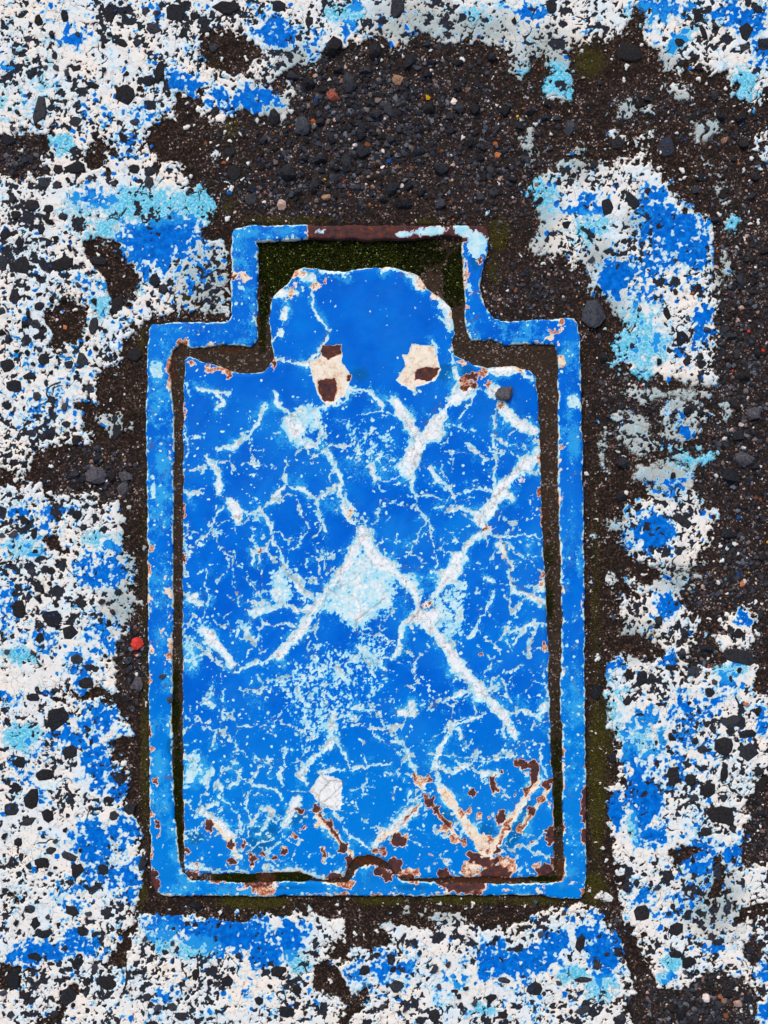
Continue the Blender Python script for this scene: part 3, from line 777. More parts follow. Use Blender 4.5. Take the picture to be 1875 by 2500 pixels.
def window(x0, y0, x1, y1, pad):
    i0 = max(int((x0 - pad - cxs[0]) / H), 0); i1 = min(int((x1 + pad - cxs[0]) / H) + 2, len(cxs))
    j0 = max(int((cys[0] - y1 - pad) / H), 0); j1 = min(int((cys[0] - y0 + pad) / H) + 2, len(cys))
    return slice(j0, max(j1, j0)), slice(i0, max(i1, i0))


def line_d(P_, sl):
    Xs, Ys = dX[sl], dY[sl]
    d = np.full(Xs.shape, 1e9, f32)
    for (x0, y0), (x1, y1) in zip(P_[:-1], P_[1:]):
        ex, ey = x1 - x0, y1 - y0
        t = np.clip(((Xs - x0) * ex + (Ys - y0) * ey) / (ex * ex + ey * ey + 1e-6), 0, 1)
        d = np.minimum(d, (Xs - x0 - ex * t) ** 2 + (Ys - y0 - ey * t) ** 2)
    return np.sqrt(d)


W = np.zeros(cX.shape, f32)
SOLID = np.zeros(cX.shape, f32)
HALO = np.zeros(cX.shape, f32)
CRK = np.zeros(cX.shape, f32)
RUST = np.zeros(cX.shape, f32)
# worn lines on the lid: crop, half width, strength, points in that crop
WEAR = """B 22 1 400,1560 470,1430 560,1330 650,1230 730,1180|B 30 1 430,1540 480,1440|B 18 .95 270,1250 330,1330 400,1450|B 9 .7 410,1200 350,1130 300,1060|B 20 1 900,1190 960,1290 1040,1380 1150,1440|B 14 .95 860,1050 950,1050 1080,1060|B 12 .8 1000,1060 1130,1090
B 9 .75 640,1050 680,1120 640,1180 560,1260|B 6 .8 790,1170 730,1270 680,1340|B 6 .7 780,1160 860,1180 920,1260 900,1400|B 5 .6 660,1410 780,1430|B 5 .6 0,1190 120,1180 180,1260 200,1330 280,1330|B 4 .55 0,1390 200,1340
D 34 1 350,200 420,60 500,0|D 20 1 1170,130 1050,230 960,330 900,420 850,510|D 10 .9 1190,160 1200,240|D 14 .9 800,540 840,600|D 14 .85 880,610 760,660 710,730|D 26 1 670,780 640,870 600,900|D 11 .9 590,900 540,1010 500,1060|D 10 .7 640,940 720,960
C 17 1 1520,620 1450,760 1400,850 1290,980 1230,1090|C 15 1 1230,1090 1160,1200 1080,1310 990,1390|D 22 1 50,600 120,760 230,850 330,900 380,990 430,1080|D 20 1 430,1080 420,1170 520,1130|D 9 .8 400,1160 330,1200 290,1310 270,1400
D 22 1 450,1150 520,1260 600,1350 680,1470 760,1560 830,1650|F 14 .95 800,80 840,140 900,230 960,290 1030,390|F 14 .8 830,120 900,100|C 10 .9 1000,1080 1100,1100 1230,1090|C 10 .75 800,1140 900,1110 1000,1090
C 7 .75 1010,830 1000,760 950,680 930,560 900,520 830,510 760,490 700,450 650,400|C 15 1 680,420 740,540|C 10 .95 600,380 610,250 560,180 530,150|C 7 .7 640,460 590,530 560,590 530,650|C 9 .85 940,440 980,370 1040,310 1030,260|C 6 .75 1060,340 1130,340 1200,400 1250,400 1350,330 1390,310
C 7 .75 1230,420 1240,500 1280,610|C 5 .65 1180,540 1150,640 1100,710 1040,740|C 8 .75 1390,320 1370,270 1330,180 1280,110|C 10 .9 1370,340 1400,460 1440,560 1500,560|C 7 .8 1540,540 1450,480 1410,380|C 11 .95 1560,210 1600,280|C 5 .6 1500,220 1430,270|C 18 1 510,1240 560,1290 640,1380 700,1450
C 9 .75 990,1390 900,1430 830,1450 700,1500|C 10 .9 480,1010 420,1040 500,1080|C 5 .65 520,1160 540,1040 530,960 540,870|C 7 .8 400,370 520,370|C 5 .7 820,590 850,710 870,750|C 4 .75 810,740 830,830|C 5 .7 700,800 710,950 740,1080|C 5 .6 1200,680 1260,770 1320,850|C 6 .6 780,920 900,930
C 8 .7 400,700 420,790|C 6 .65 410,560 420,620|C 6 .65 1480,20 1490,110 1480,200|C 8 .8 860,470 900,520|C 9 .7 740,1180 800,1290 780,1240|C 10 .65 1180,1360 1250,1330 1200,1440|C 12 .7 1350,1480 1420,1560|C 8 .7 1500,1340 1580,1450
E 5 .75 1300,300 1340,430 1390,500 1440,610 1550,590 1659,570|E 11 .85 1340,430 1200,560 1130,650 1170,700|E 6 .85 820,700 900,730 990,750 1000,800|E 9 .85 990,600 1010,700|E 5 .65 640,240 600,380 560,470|E 8 .75 630,290 660,270 700,250|E 5 .6 830,550 960,580|E 4 .65 650,610 750,615
E 6 .7 740,660 735,710 660,730|E 4 .65 770,780 780,880 820,950 790,1040|E 10 .95 930,870 960,900|E 4 .7 920,940 860,1030|E 20 1 500,870 560,910 640,990 700,1070|E 14 1 680,1060 740,1170|E 14 1 1110,800 1060,880 1020,950|E 11 .95 1200,880 1300,980 1370,1070 1450,1150|E 4 .8 1340,880 1400,1000 1450,1040 1540,1100
E 7 .8 800,1130 860,1080 940,1060|E 6 .8 400,1230 600,1255 800,1265|E 6 .8 960,1265 1100,1245 1250,1300 1380,1260|E 10 .8 400,1230 500,1220|E 8 .75 860,30 900,100 860,140|E 10 .75 1100,120 1170,210|E 9 .75 1270,80 1290,200|E 8 .8 1330,240 1330,370|E 12 .8 1030,480 1010,580|E 5 .7 1460,230 1590,240 1659,360|E 6 .6 600,770 720,880 |E 8 .8 540,850 600,830
E 8 .7 580,220 520,190|E 5 .6 630,70 630,180|E 5 .6 920,250 960,350|E 7 .8 620,720 620,780|E 9 .8 1240,630 1400,620|E 5 .7 1040,740 1180,760|F 14 1 140,1100 190,1010 280,990 340,920 420,840|F 17 1 520,600 540,700 640,830 720,950 790,1060 850,1170|F 15 1 1160,680 1100,790 1010,920 950,1010 870,1150
F 9 .95 1250,730 1180,830 1110,910 1060,1000|F 11 .85 540,600 640,630 740,590|F 11 .95 770,620 850,640 900,650|F 10 .85 240,440 330,450 370,570 430,680|F 6 .8 330,560 330,460|F 3 .7 140,400 250,480 340,550|F 6 .75 0,620 100,590 240,570|F 7 .85 530,560 580,440 640,340 720,300 820,270|F 8 .85 680,360 690,420
F 9 .85 370,200 400,260 290,250|F 4 .6 430,210 560,190|F 7 .85 590,180 660,140 740,110|F 5 .75 1140,60 1230,80|F 11 .85 1100,250 1180,280 1230,200|F 6 .8 920,240 1000,260 1100,240|F 6 .75 1080,450 1120,520|F 5 .75 790,570 920,550 1000,520|F 7 .75 1180,480 1210,620 1240,660|F 5 .7 950,360 960,410|F 5 .7 800,240 850,250|F 5 .75 460,780 350,830 370,760
F 6 .7 1230,100 1250,450|F 4 .7 440,700 480,650 560,570|D 4 .65 340,250 200,310 130,230|D 10 .9 120,220 150,270|D 6 .75 380,230 380,340 400,440 450,520 500,570 510,740 540,830|D 4 .6 480,620 350,700|D 4 .6 510,470 580,450|D 9 .85 490,210 560,300 640,390|D 6 .75 640,400 790,340 880,370|D 6 .75 880,0 910,120 890,330
D 8 .9 680,460 800,510|D 5 .75 920,640 1060,640 1190,660|D 9 .95 930,700 970,780 1010,830 990,880 1000,960 1030,1000 1100,1010 1190,1060|D 15 .85 1110,950 1190,970|D 7 .85 1220,1190 1110,1210 1020,1320|D 5 .7 970,1310 1010,1370|D 8 .75 900,1000 820,1150 740,1280|D 8 .8 860,920 900,940|D 4 .65 960,1510 1080,1470|D 6 .7 550,720 640,770|D 7 .75 100,1360 200,1500
D 8 .75 960,370 1010,410 970,350|D 5 .7 900,600 940,500|D 6 .7 1140,420 1150,510|D 6 .7 0,480 60,560|D 4 .55 150,500 330,380|A 5 .85 1300,800 1220,700 1200,580 1215,470|A 8 .85 1300,830 1240,940 1170,1000 1090,1000|A 10 .95 1020,730 1040,650|A 8 .85 1000,800 950,870|A 7 .85 480,1160 590,1190 640,1250 600,1290|A 6 .85 590,1180 680,1190
A 8 .75 900,1270 860,1380 760,1490 690,1540 580,1540|A 8 .75 960,1190 1000,1290 1060,1330|A 8 .8 1260,1280 1400,1250 1440,1160|A 5 .85 1440,1160 1560,1180 1640,1280|A 3 .6 1340,1370 1659,1300|A 8 .7 980,980 1090,1000|A 26 .95 1100,1380 1130,1500 1180,1520|A 18 .85 1030,1380 1120,1300|A 8 .8 1210,1300 1260,1420 1230,1530|A 4 .7 950,1450 1010,1440|A 5 .6 400,1130 430,1230
A 12 .85 960,570 1100,560|A 14 .9 1100,430 1200,470|A 12 .9 1250,410 1400,430|B 13 .9 230,400 400,440 430,520|B 16 .9 540,590 620,700 620,780|B 9 .7 640,900 640,1000|B 7 .7 540,720 600,760|B 6 .65 500,860 540,930"""
for row in WEAR.replace('\n', '|').split('|'):
    t = row.split()
    ox, oy = CROP[t[0]]
    wd, st = float(t[1]), float(t[2])
    P_ = pts(' '.join(t[3:]), ox, oy, K_)
    xs_, ys_ = [p[0] for p in P_], [p[1] for p in P_]
    sl_ = window(min(xs_), min(ys_), max(xs_), max(ys_), 90)
    d0 = line_d(P_, sl_)
    d = np.maximum(d0 + min(wd, 15) * (1.0 * n15[sl_] + 0.9 * n6[sl_]), 0) / (0.72 + 0.8 * n50[sl_])
    W[sl_] = np.maximum(W[sl_], st * 1.06 * np.exp(-0.8 * (d / wd) ** 2))
    HALO[sl_] = np.maximum(HALO[sl_], st * np.exp(-(d / (wd * 1.6 + 12)) ** 2))
    if st > 0.62:
        dc = np.abs(d0 - wd * 0.45 + 1.6 * wd * a1[sl_] + 3 * b1[sl_])
        CRK[sl_] = np.maximum(CRK[sl_], 0.8 * np.exp(-(dc / 1.3) ** 2) * sstep(-0.1, 0.15, b2[sl_]) * min(1, wd / 14))


def soft_poly(s, crop, feather):
    ox, oy = CROP[crop]
    P_ = pts(s, ox, oy, K_)
    sl_ = window(min(p[0] for p in P_), min(p[1] for p in P_), max(p[0] for p in P_), max(p[1] for p in P_), feather * 3)
    d = sd_poly(dX[sl_], dY[sl_], P_)
    return sl_, sstep(feather, -feather, d)


# scuffed pale areas (crop, level, outline)
for crop, lev, fe, s in [
        ('C', .72, 32, "1330,880 1500,740 1659,760 1760,830 1740,1010 1700,1130 1600,1190 1480,1260 1400,1200 1270,1110 1240,1040"),
        ('D', .68, 34, "-60,820 120,800 270,920 300,1010 220,1130 100,1180 -40,1230 -120,1100"),
        ('D', .58, 36, "420,1060 560,960 720,940 760,990 720,1290 620,1350 480,1210"),
        ('C', .80, 18, "930,870 1010,830 1060,900 1090,1000 1040,1090 950,1090 930,990"),
        ('A', .62, 22, "1080,1300 1160,1240 1300,1290 1280,1440 1180,1460 1090,1400"),
        ('C', .58, 26, "370,1240 440,1250 500,1380 520,1500 440,1500 370,1450"),
        ('E', .66, 22, "380,540 500,480 510,620 420,760 380,750"), ('E', .60, 20, "470,620 590,560 600,640 540,740 470,720"),
        ('C', .46, 60, "1150,1300 1659,1280 1700,1659 1000,1659 1050,1450"), ('E', .46, 50, "800,0 1500,0 1500,300 1400,420 1150,560 1050,400 1000,200"),
        ('C', .42, 30, "720,1150 900,1180 900,1300 740,1290"), ('A', .42, 40, "1400,1350 1659,1330 1659,1659 1400,1659"), ('B', .42, 36, "0,1390 230,1390 330,1500 300,1659 0,1659"),
        ('D', .40, 30, "930,0 1060,0 1050,80 930,120"), ('D', .44, 30, "0,1250 230,1250 260,1400 150,1560 0,1500"), ('F', .40, 50, "0,0 250,0 250,200 100,330 0,300")]:
    sl_, m = soft_poly(s, crop, fe)
    W[sl_] = np.maximum(W[sl_], lev * m)
    if lev > 0.55:
        SOLID[sl_] = np.maximum(SOLID[sl_], m)
    HALO[sl_] = np.maximum(HALO[sl_], lev * m)
LW = W.copy()
# fine net of cracks all over the lid, broken into dashes
for size, seed, wdt, lev, gate in ((112, 3, 2.5, .68, -.07), (58, 8, 1.7, .58, .13), (190, 12, 3.0, .70, -.13), (84, 17, 1.9, .62, .09)):
    ed_ = vor_edge(cX + 16 * a1 + 8 * b1, cY + 16 * a2 + 8 * b2, size, seed)
    g_ = sstep(gate - 0.08, gate + 0.12, fbm(cX, cY, 75, 2, 100 + seed)) * sstep(950, 1080, cY + 0.25 * (cX - 900) * 0)
    v_n = lev * np.exp(-0.7 * (ed_ / (wdt * (1 + 0.8 * n15))) ** 2) * g_
    LW = np.maximum(LW, v_n)
    HALO = np.maximum(HALO, 0.55 * np.exp(-(ed_ / 11.0) ** 2) * g_)
    CRK = np.maximum(CRK, 0.55 * np.exp(-(ed_ / 1.2) ** 2) * g_ * (LW > 0.6))
LW = LW * (1 + 0.3 * n50) + 0.55 * n15 * (0.22 + HALO) * (1 - 0.42 * SOLID) + 0.48 * n6 * (0.3 + HALO) * (1 - 0.42 * SOLID)
dots = chips(cX + 3 * b1, cY + 3 * b2, 12, 41, np.clip(0.08 + 0.5 * HALO + 0.10 * n50 + 0.16 * sstep(1450, 1800, cY) * sstep(1000, 700, cX), 0, 0.9), 1.2, 4.6, 0.6)
dots2 = chips(cX + 2 * b2, cY + 2 * b1, 7, 45, np.clip(0.02 + 0.5 * HALO + 0.12 * n150, 0, 0.7), 0.9, 2.2, 0.5)
LW = np.maximum(LW, np.clip(0.66 - (dots + 1.0) * 0.22, 0, 0.8))
LW = np.maximum(LW, np.clip(0.58 - (dots2 + 0.8) * 0.24, 0, 0.62))
# paint gone along the rim of the lid, most at the head
edge = np.exp(-np.clip(-s_lid, 0, 300) / 5.0)
head = 0.58 + 0.16 * sstep(1000, 850, cY)
LW = np.maximum(LW, edge * head * (1.0 + 0.9 * n15) * 1.0)
# rust: ridges at the foot, chips at the head, spots
RL = np.zeros(cX.shape, f32)


def rspot(crop, x, y, w_, h_, v, an=0):
    ox, oy = CROP[crop]
    x, y, w_, h_ = x / K_ + ox, y / K_ + oy, w_ / K_ / 2, h_ / K_ / 2
    sl_ = window(x - w_, y - h_, x + w_, y + h_, 24)
    u, v_ = (cX[sl_] + 9 * b1[sl_] + 8 * a1[sl_] + 4 * n6[sl_] - x) / w_, (cY[sl_] + 9 * b2[sl_] + 8 * a2[sl_] - 4 * n6[sl_] - y) / h_
    d = (np.sqrt(u * u + v_ * v_) - 1) * min(w_, h_)
    return sl_, np.clip(v - 0.16 * np.maximum(d + 1.3, 0), 0, 1)


SPOTS = """E 550 970 60 80 .8;E 680 1090 50 50 .8;E 770 1090 22 50 .75;E 820 1180 34 80 .75;E 890 1150 30 50 .75;E 960 1165 25 25 .75;E 1015 1125 25 45 .75;E 690 1195 60 44 .72;E 1120 875 66 34 .8;E 1150 985 30 34 .75;E 1270 1150 18 90 .72;E 1090 1035 44 40 .62;E 440 1285 90 50 .75;E 1220 865 44 54 .8;E 410 1130 44 40 .72;E 470 1240 20 60 .6;E 1330 1290 110 40 .75;E 1440 1210 50 100 .75;E 1160 1160 14 14 .5
E 1300 950 40 60 .7;E 1340 1030 34 40 .72;E 1390 1110 60 70 .8;E 1230 960 50 40 .5;E 830 1230 24 26 .48;F 1070 580 90 60 .82;F 1145 620 60 150 .82;F 890 720 40 110 .82;F 760 765 54 40 .8;F 1230 710 66 66 .8;F 290 1065 100 80 .82;F 270 1220 100 100 .82;F 1250 1030 70 110 .85;F 580 1280 100 70 .85;F 900 1265 190 76 .85;F 1215 1260 100 76 .85;F 1265 1200 44 60 .8;F 940 910 54 90 .78;F 940 625 24 24 .8;F 490 820 66 80 .8;F 545 880 36 56 .8
F 340 1300 90 40 .8;F 740 1240 110 110 .5;F 980 1230 120 130 .5;F 370 1270 160 60 .5;F 1170 1230 60 70 .5;F 580 1000 56 56 .52;F 640 1060 66 60 .55;F 850 1080 100 130 .5;F 735 880 44 50 .52;F 800 910 34 50 .5;F 780 1180 80 60 .8;F 850 1200 120 60 .72;F 600 960 50 60 .6;F 700 1080 40 60 .62;F 1020 780 18 18 .75;F 910 750 16 24 .7;F 805 725 20 16 .55;F 620 665 18 18 .5;F 995 655 16 16 .55;F 1130 880 50 60 .75;F 1060 990 50 70 .6;F 980 970 24 60 .68;F 920 1120 34 50 .72;F 1195 800 50 60 .55;F 1110 750 40 50 .68;F 690 890 40 60 .6;F 1240 830 14 20 .7;F 1130 1070 18 18 .7;F 1060 1105 16 16 .6;F 860 920 34 24 .5;F 200 1140 40 60 .66;F 145 1130 50 40 .62;F 345 1040 30 40 .5;F 500 1150 24 20 .5;F 440 690 100 60 .5;F 400 670 30 50 .66;F 490 680 30 40 .66
B 700 1110 60 50 .62;B 760 1090 90 60 .72;B 820 1060 50 60 .62;B 740 1150 110 40 .66;B 860 1140 40 60 .55;B 940 1270 40 40 .6;B 560 1360 50 40 .34;B 470 1450 40 20 .5;D 850 590 60 40 .52;D 830 600 30 20 .66;D 950 760 40 90 .36;D 1000 820 50 40 .4;D 1070 280 40 60 .4;D 470 1080 60 50 .42;D 500 1065 20 20 .6;D 690 880 20 30 .4;D 815 1390 20 22 .75;D 1220 1340 34 44 .6;D 1195 950 40 60 .45;D 1160 1050 60 30 .42;D 1190 360 50 60 .62;D 1200 520 30 120 .62;D 1205 880 34 50 .6;D 1180 160 40 80 .5;B 1180 1500 30 60 .45;C 390 780 30 60 .75;C 385 480 24 120 .6;C 870 745 16 30 .7;C 1440 500 40 60 .45;C 735 1005 18 18 .7;C 770 1100 14 14 .7;C 1010 360 18 18 .6;A 610 1050 190 34 .55;A 670 1075 50 60 .62;A 540 1030 40 20 .6;A 960 1010 30 60 .7;A 990 975 30 20 .5;A 1090 510 60 50 .36;A 1060 560 60 90 .42;A 1100 440 130 60 .5;A 1230 520 70 60 .45;A 1280 490 26 30 .6;A 430 1000 60 40 .55;A 395 1300 16 110 .6;B 440 490 50 90 .5;B 520 580 60 60 .4;B 620 690 40 90 .42;B 1060 1050 90 40 .46;B 640 900 20 60 .5;B 690 1000 60 40 .5"""
for row in SPOTS.replace('\n', ';').split(';'):
    t = row.split()
    sl_, v = rspot(t[0], *[float(q) for q in t[1:6]])
    RL[sl_] = np.maximum(RL[sl_], v)
# chips broken out of the paint at the head: cream undercoat with bare iron inside
PIT = np.zeros(cX.shape, f32)
qX, qY = dX, dY
dX, dY = cX + 4 * a1 + 3.5 * b1, cY + 4 * a2 + 3.5 * b2             # crisp broken edges here
for crop, lev, s in [('A', .395, "1180,1000 1250,960 1290,890 1380,880 1390,1000 1450,1090 1410,1210 1290,1280 1230,1200 1190,1060"),
                     ('A', .86, "1265,890 1380,885 1382,940 1300,985 1250,935"), ('A', .88, "1230,1110 1350,1100 1355,1180 1330,1250 1270,1240 1240,1180"), ('A', .75, "1420,1080 1455,1075 1440,1120 1420,1120"),
                     ('B', .395, "370,880 520,900 560,1040 530,1120 400,1150 400,1200 270,1110 330,1020 310,950 350,950"), ('B', .88, "400,1060 440,1030 560,1030 500,1125 400,1105"),
                     ('E', .33, "1250,640 1390,680 1390,840 1340,880 1240,830 1180,750"),
                     ('F', .38, "390,650 500,670 440,750 390,690")]:
    sl_, m = soft_poly(s, crop, 2.5)
    RL[sl_] = np.maximum(RL[sl_], lev * m)
    if lev > 0.7:                                                # orange bleed round the bare iron
        sb_, mb = soft_poly(s, crop, 13)
        RL[sb_] = np.maximum(RL[sb_], np.where(RL[sb_] > 0.36, 0.53 * sstep(0.12, 0.6, mb + 0.55 * n15[sb_]), 0))
    LW[sl_] = np.maximum(LW[sl_], 0.95 * m)
    PIT[sl_] = np.maximum(PIT[sl_], m * (1.0 if lev > .7 else 0.55))
for crop, s in [('A', "1180,1000 1230,1060 1240,1110"), ('A', "1350,1040 1420,1100 1450,1100"), ('B', "370,900 390,990 380,1060 400,1180"), ('B', "330,1020 380,1040 400,1080"),
                ('E', "1240,830 1240,770 1300,700 1250,640"), ('E', "1240,820 1300,810 1390,710"), ('E', "1260,830 1340,870"), ('E', "1180,750 1240,780"), ('E', "1300,690 1400,690"),
                ('A', "1300,800 1260,880"), ('F', "390,650 450,690 440,750"), ('F', "400,690 500,670"), ('D', "430,1060 440,1110 500,1060 520,1120"), ('D', "430,1110 390,1160 350,1200"),
                ('D', "840,570 900,600 960,700 1000,830 1000,930 1190,1060 1230,1110"), ('F', "400,860 310,970"), ('C', "1659,1040 1560,1110 1470,1180 1480,1260"), ('B', "920,1270 905,1400 910,1500")]:
    P_ = pts(s, *CROP[crop], K_)
    sl_ = window(min(p[0] for p in P_), min(p[1] for p in P_), max(p[0] for p in P_), max(p[1] for p in P_), 20)
    d = line_d(P_, sl_)
    CRK[sl_] = np.maximum(CRK[sl_], 0.75 * np.exp(-(d / 1.8) ** 2))
for crop, wd, lev, s in [('F', 14, .42, "560,740 640,840 720,950 790,1060 850,1170 880,1190"), ('F', 13, .42, "1170,690 1100,790 1010,920 950,1010 870,1150"), ('F', 8, .41, "1240,740 1180,830 1110,910 1060,1000"),
                         ('F', 7, .66, "460,780 540,880 610,980"), ('F', 6, .52, "600,960 660,1040 710,1090"), ('F', 5, .66, "1150,640 1130,720 1100,780"), ('F', 5, .6, "1000,930 950,1010 930,1080"), ('F', 5, .6, "1150,880 1100,950 1060,1010"),
                         ('F', 10, .7, "740,1150 800,1200 870,1220 930,1180"), ('E', 8, .41, "560,950 640,1020 700,1090 730,1170"), ('E', 8, .44, "1230,900 1300,980 1370,1070 1450,1150"), ('E', 4, .68, "1250,900 1330,1010 1400,1110"),
                         ('F', 8, .41, "170,1060 220,1020 280,1010"), ('F', 4, .6, "420,840 330,940")]:
    P_ = pts(s, *CROP[crop], K_)
    sl_ = window(min(p[0] for p in P_), min(p[1] for p in P_), max(p[0] for p in P_), max(p[1] for p in P_), 40)
    d = line_d(P_, sl_) + 4 * n15[sl_]
    RL[sl_] = np.maximum(RL[sl_], lev * sstep(wd * 1.25, wd * 0.55, d) * (1 + 0.15 * n50[sl_]))
dX, dY = qX, qY
LR = RL + (0.16 * n15 + 0.06 * n6) * (RL > 0.05) * (PIT < 0.2)
# rusty rim toward the foot and along the groove
LR = np.maximum(LR, edge * (0.26 + 0.75 * n50 + 0.45 * n15 + 0.22 * sstep(1500, 2130, cY)))
foot = sstep(1650, 1950, cY)
LT = 0.05 + 0.5 * n50 + 0.35 * n15 + 0.75 * HALO
LT = np.maximum(LT, blobs(cX, cY, [(905, 1130, 130, 70, 0, .62), (950, 1090, 60, 40, 0, .5), (470, 1600, 30, 60, 0, 1.0), (480, 1880, 46, 50, 0, 1.0), (720, 1035, 40, 36, 0, 1.0), (1240, 1090, 60, 40, 0, .5), (860, 1600, 200, 60, 0, .45)]) + 0.3 * n15 - 0.1)
teal = blobs(cX, cY, [(475, 2043, 22, 16, 0, 1.2), (640, 2040, 60, 40, -50, .8), (1265, 2010, 18, 60, 25, 1.3), (1090, 1990, 50, 30, 0, .6), (1180, 2030, 60, 40, 0, .6), (1090, 910, 34, 20, 0, 1.2), (880, 915, 30, 26, 0, .7), (1140, 905, 20, 14, 0, 1.0), (720, 1990, 40, 30, 0, .7)])

# relief: crossing ridges cast into the lid (diamonds 300 x 412 px)
hx, hy = 150.0, 206.0
u_ = (cX - 1195) / hx + (cY - 2105) / hy
v_ = (cX - 1195) / hx - (cY - 2105) / hy
nrm = math.sqrt(1 / hx ** 2 + 1 / hy ** 2)
du = np.abs((u_ / 2 - np.round(u_ / 2)) * 2) / nrm
dv = np.abs((v_ / 2 - np.round(v_ / 2)) * 2) / nrm
ridge = np.maximum(np.exp(-(du / 15.0) ** 4), np.exp(-(dv / 15.0) ** 4)) * sstep(930, 1010, cY) * sstep(10, 40, -s_lid)

TOP_L, TOP_F, LOW = 0.0016, 0.0018, -0.0075
dome = 0.5 * sstep(0, 9, -s_lid)
zl = TOP_L * 1000 - 0.5 + dome + 0.22 * ridge + 0.16 * n50 + 0.06 * n15 + 0.03 * n6 - 0.16 * np.clip((LW - .5) * 3, 0, 1) - 0.22 * np.clip((LR - .4) * 4, 0, 1) - 0.35 * PIT - 0.12 * CRK
dropl = sstep(-0.8, 4.0, s_lid)
Zl = (zl * (1 - dropl) + (LOW * 1000) * dropl) * 0.001
kl = (s_lid < 6.5)
kl = kl[:-1, :-1] & kl[1:, :-1] & kl[:-1, 1:] & kl[1:, 1:]
lid = grid_mesh("inspection_cover", wxs, wys, Zl, kl, {"wf": (LW, LR, LT), "kf": (np.clip(CRK, 0, 1), foot * 0.8, teal)}, MAT_METAL)
lid["label"] = "blue painted iron lid, worn white in crossing lines, filling the middle of the frame"
lid["category"] = "cover"

# ------------------------------------------------------------------ the frame
s_fr = np.maximum(s_out, -s_in)
e_o = np.exp(-np.clip(-s_out, 0, 200) / 6.0)
e_i = np.exp(-np.clip(-s_in if False else s_in, 0, 200) / 6.0)
FW = 0.16 + 0.42 * n15 + 0.3 * n6 + 0.25 * n50
FW = np.maximum(FW, e_o * (0.70 + 0.95 * n15 + 0.5 * n50 + 0.4 * n6))
FW = np.maximum(FW, e_i * (0.72 + 0.95 * n15 + 0.6 * n50 + 0.4 * n6))
fd = chips(cX + 3 * b1, cY + 3 * b2, 12, 61, np.clip(0.30 + 0.7 * n50 + 0.35 * (e_o + e_i), 0, .85), 1.2, 4.6, .6)
fd2 = chips(cX + 2 * b2, cY + 2 * b1, 7, 65, np.clip(0.25 + 0.7 * n50, 0, .7), 0.9, 2.3, .5)
FW = np.maximum(FW, np.clip(0.64 - (fd + 1.0) * 0.24, 0, .72))
FW = np.maximum(FW, np.clip(0.57 - (fd2 + 0.8) * 0.24, 0, .6))
FT = 0.44 + 0.75 * n50 + 0.45 * n15 + 0.3 * n6 + 0.55 * n150
FT = np.maximum(FT, blobs(cX, cY, [(385, 910, 24, 46, 0, 1.1), (375, 1000, 20, 60, 0, .8), (600, 570, 60, 20, 0, .9), (700, 565, 60, 18, 0, .8), (590, 600, 24, 30, 0, .7), (400, 1130, 30, 60, 0, .9), (395, 1240, 30, 80, 0, .75), (390, 1870, 28, 60, 0, .9),
                                   (390, 1560, 30, 80, 0, .7), (1400, 1080, 24, 70, 0, .9), (1400, 980, 20, 26, 0, 1.2), (420, 805, 60, 14, 0, .7), (1395, 1300, 20, 200, 0, .6), (1390, 1000, 22, 120, 0, .7)]) + 0.3 * n15 - 0.15)
pale_f = blobs(cX, cY, [(384, 905, 18, 30, 0, .8), (1165, 600, 26, 32, 0, 1.0), (1130, 565, 30, 16, 30, 1.0), (1050, 566, 44, 12, -4, .95), (1400, 980, 22, 20, 0, .85), (985, 575, 22, 8, 0, .8), (1145, 700, 8, 16, 0, .9), (785, 566, 16, 8, 0, .75), (375, 1190, 8, 40, 0, .7), (590, 704, 10, 8, 0, .8)])
FW = np.maximum(FW, sstep(0.42, 0.62, pale_f + 0.55 * n15 + 0.3 * n6) * 0.64)
FR = np.zeros(cX.shape, f32)
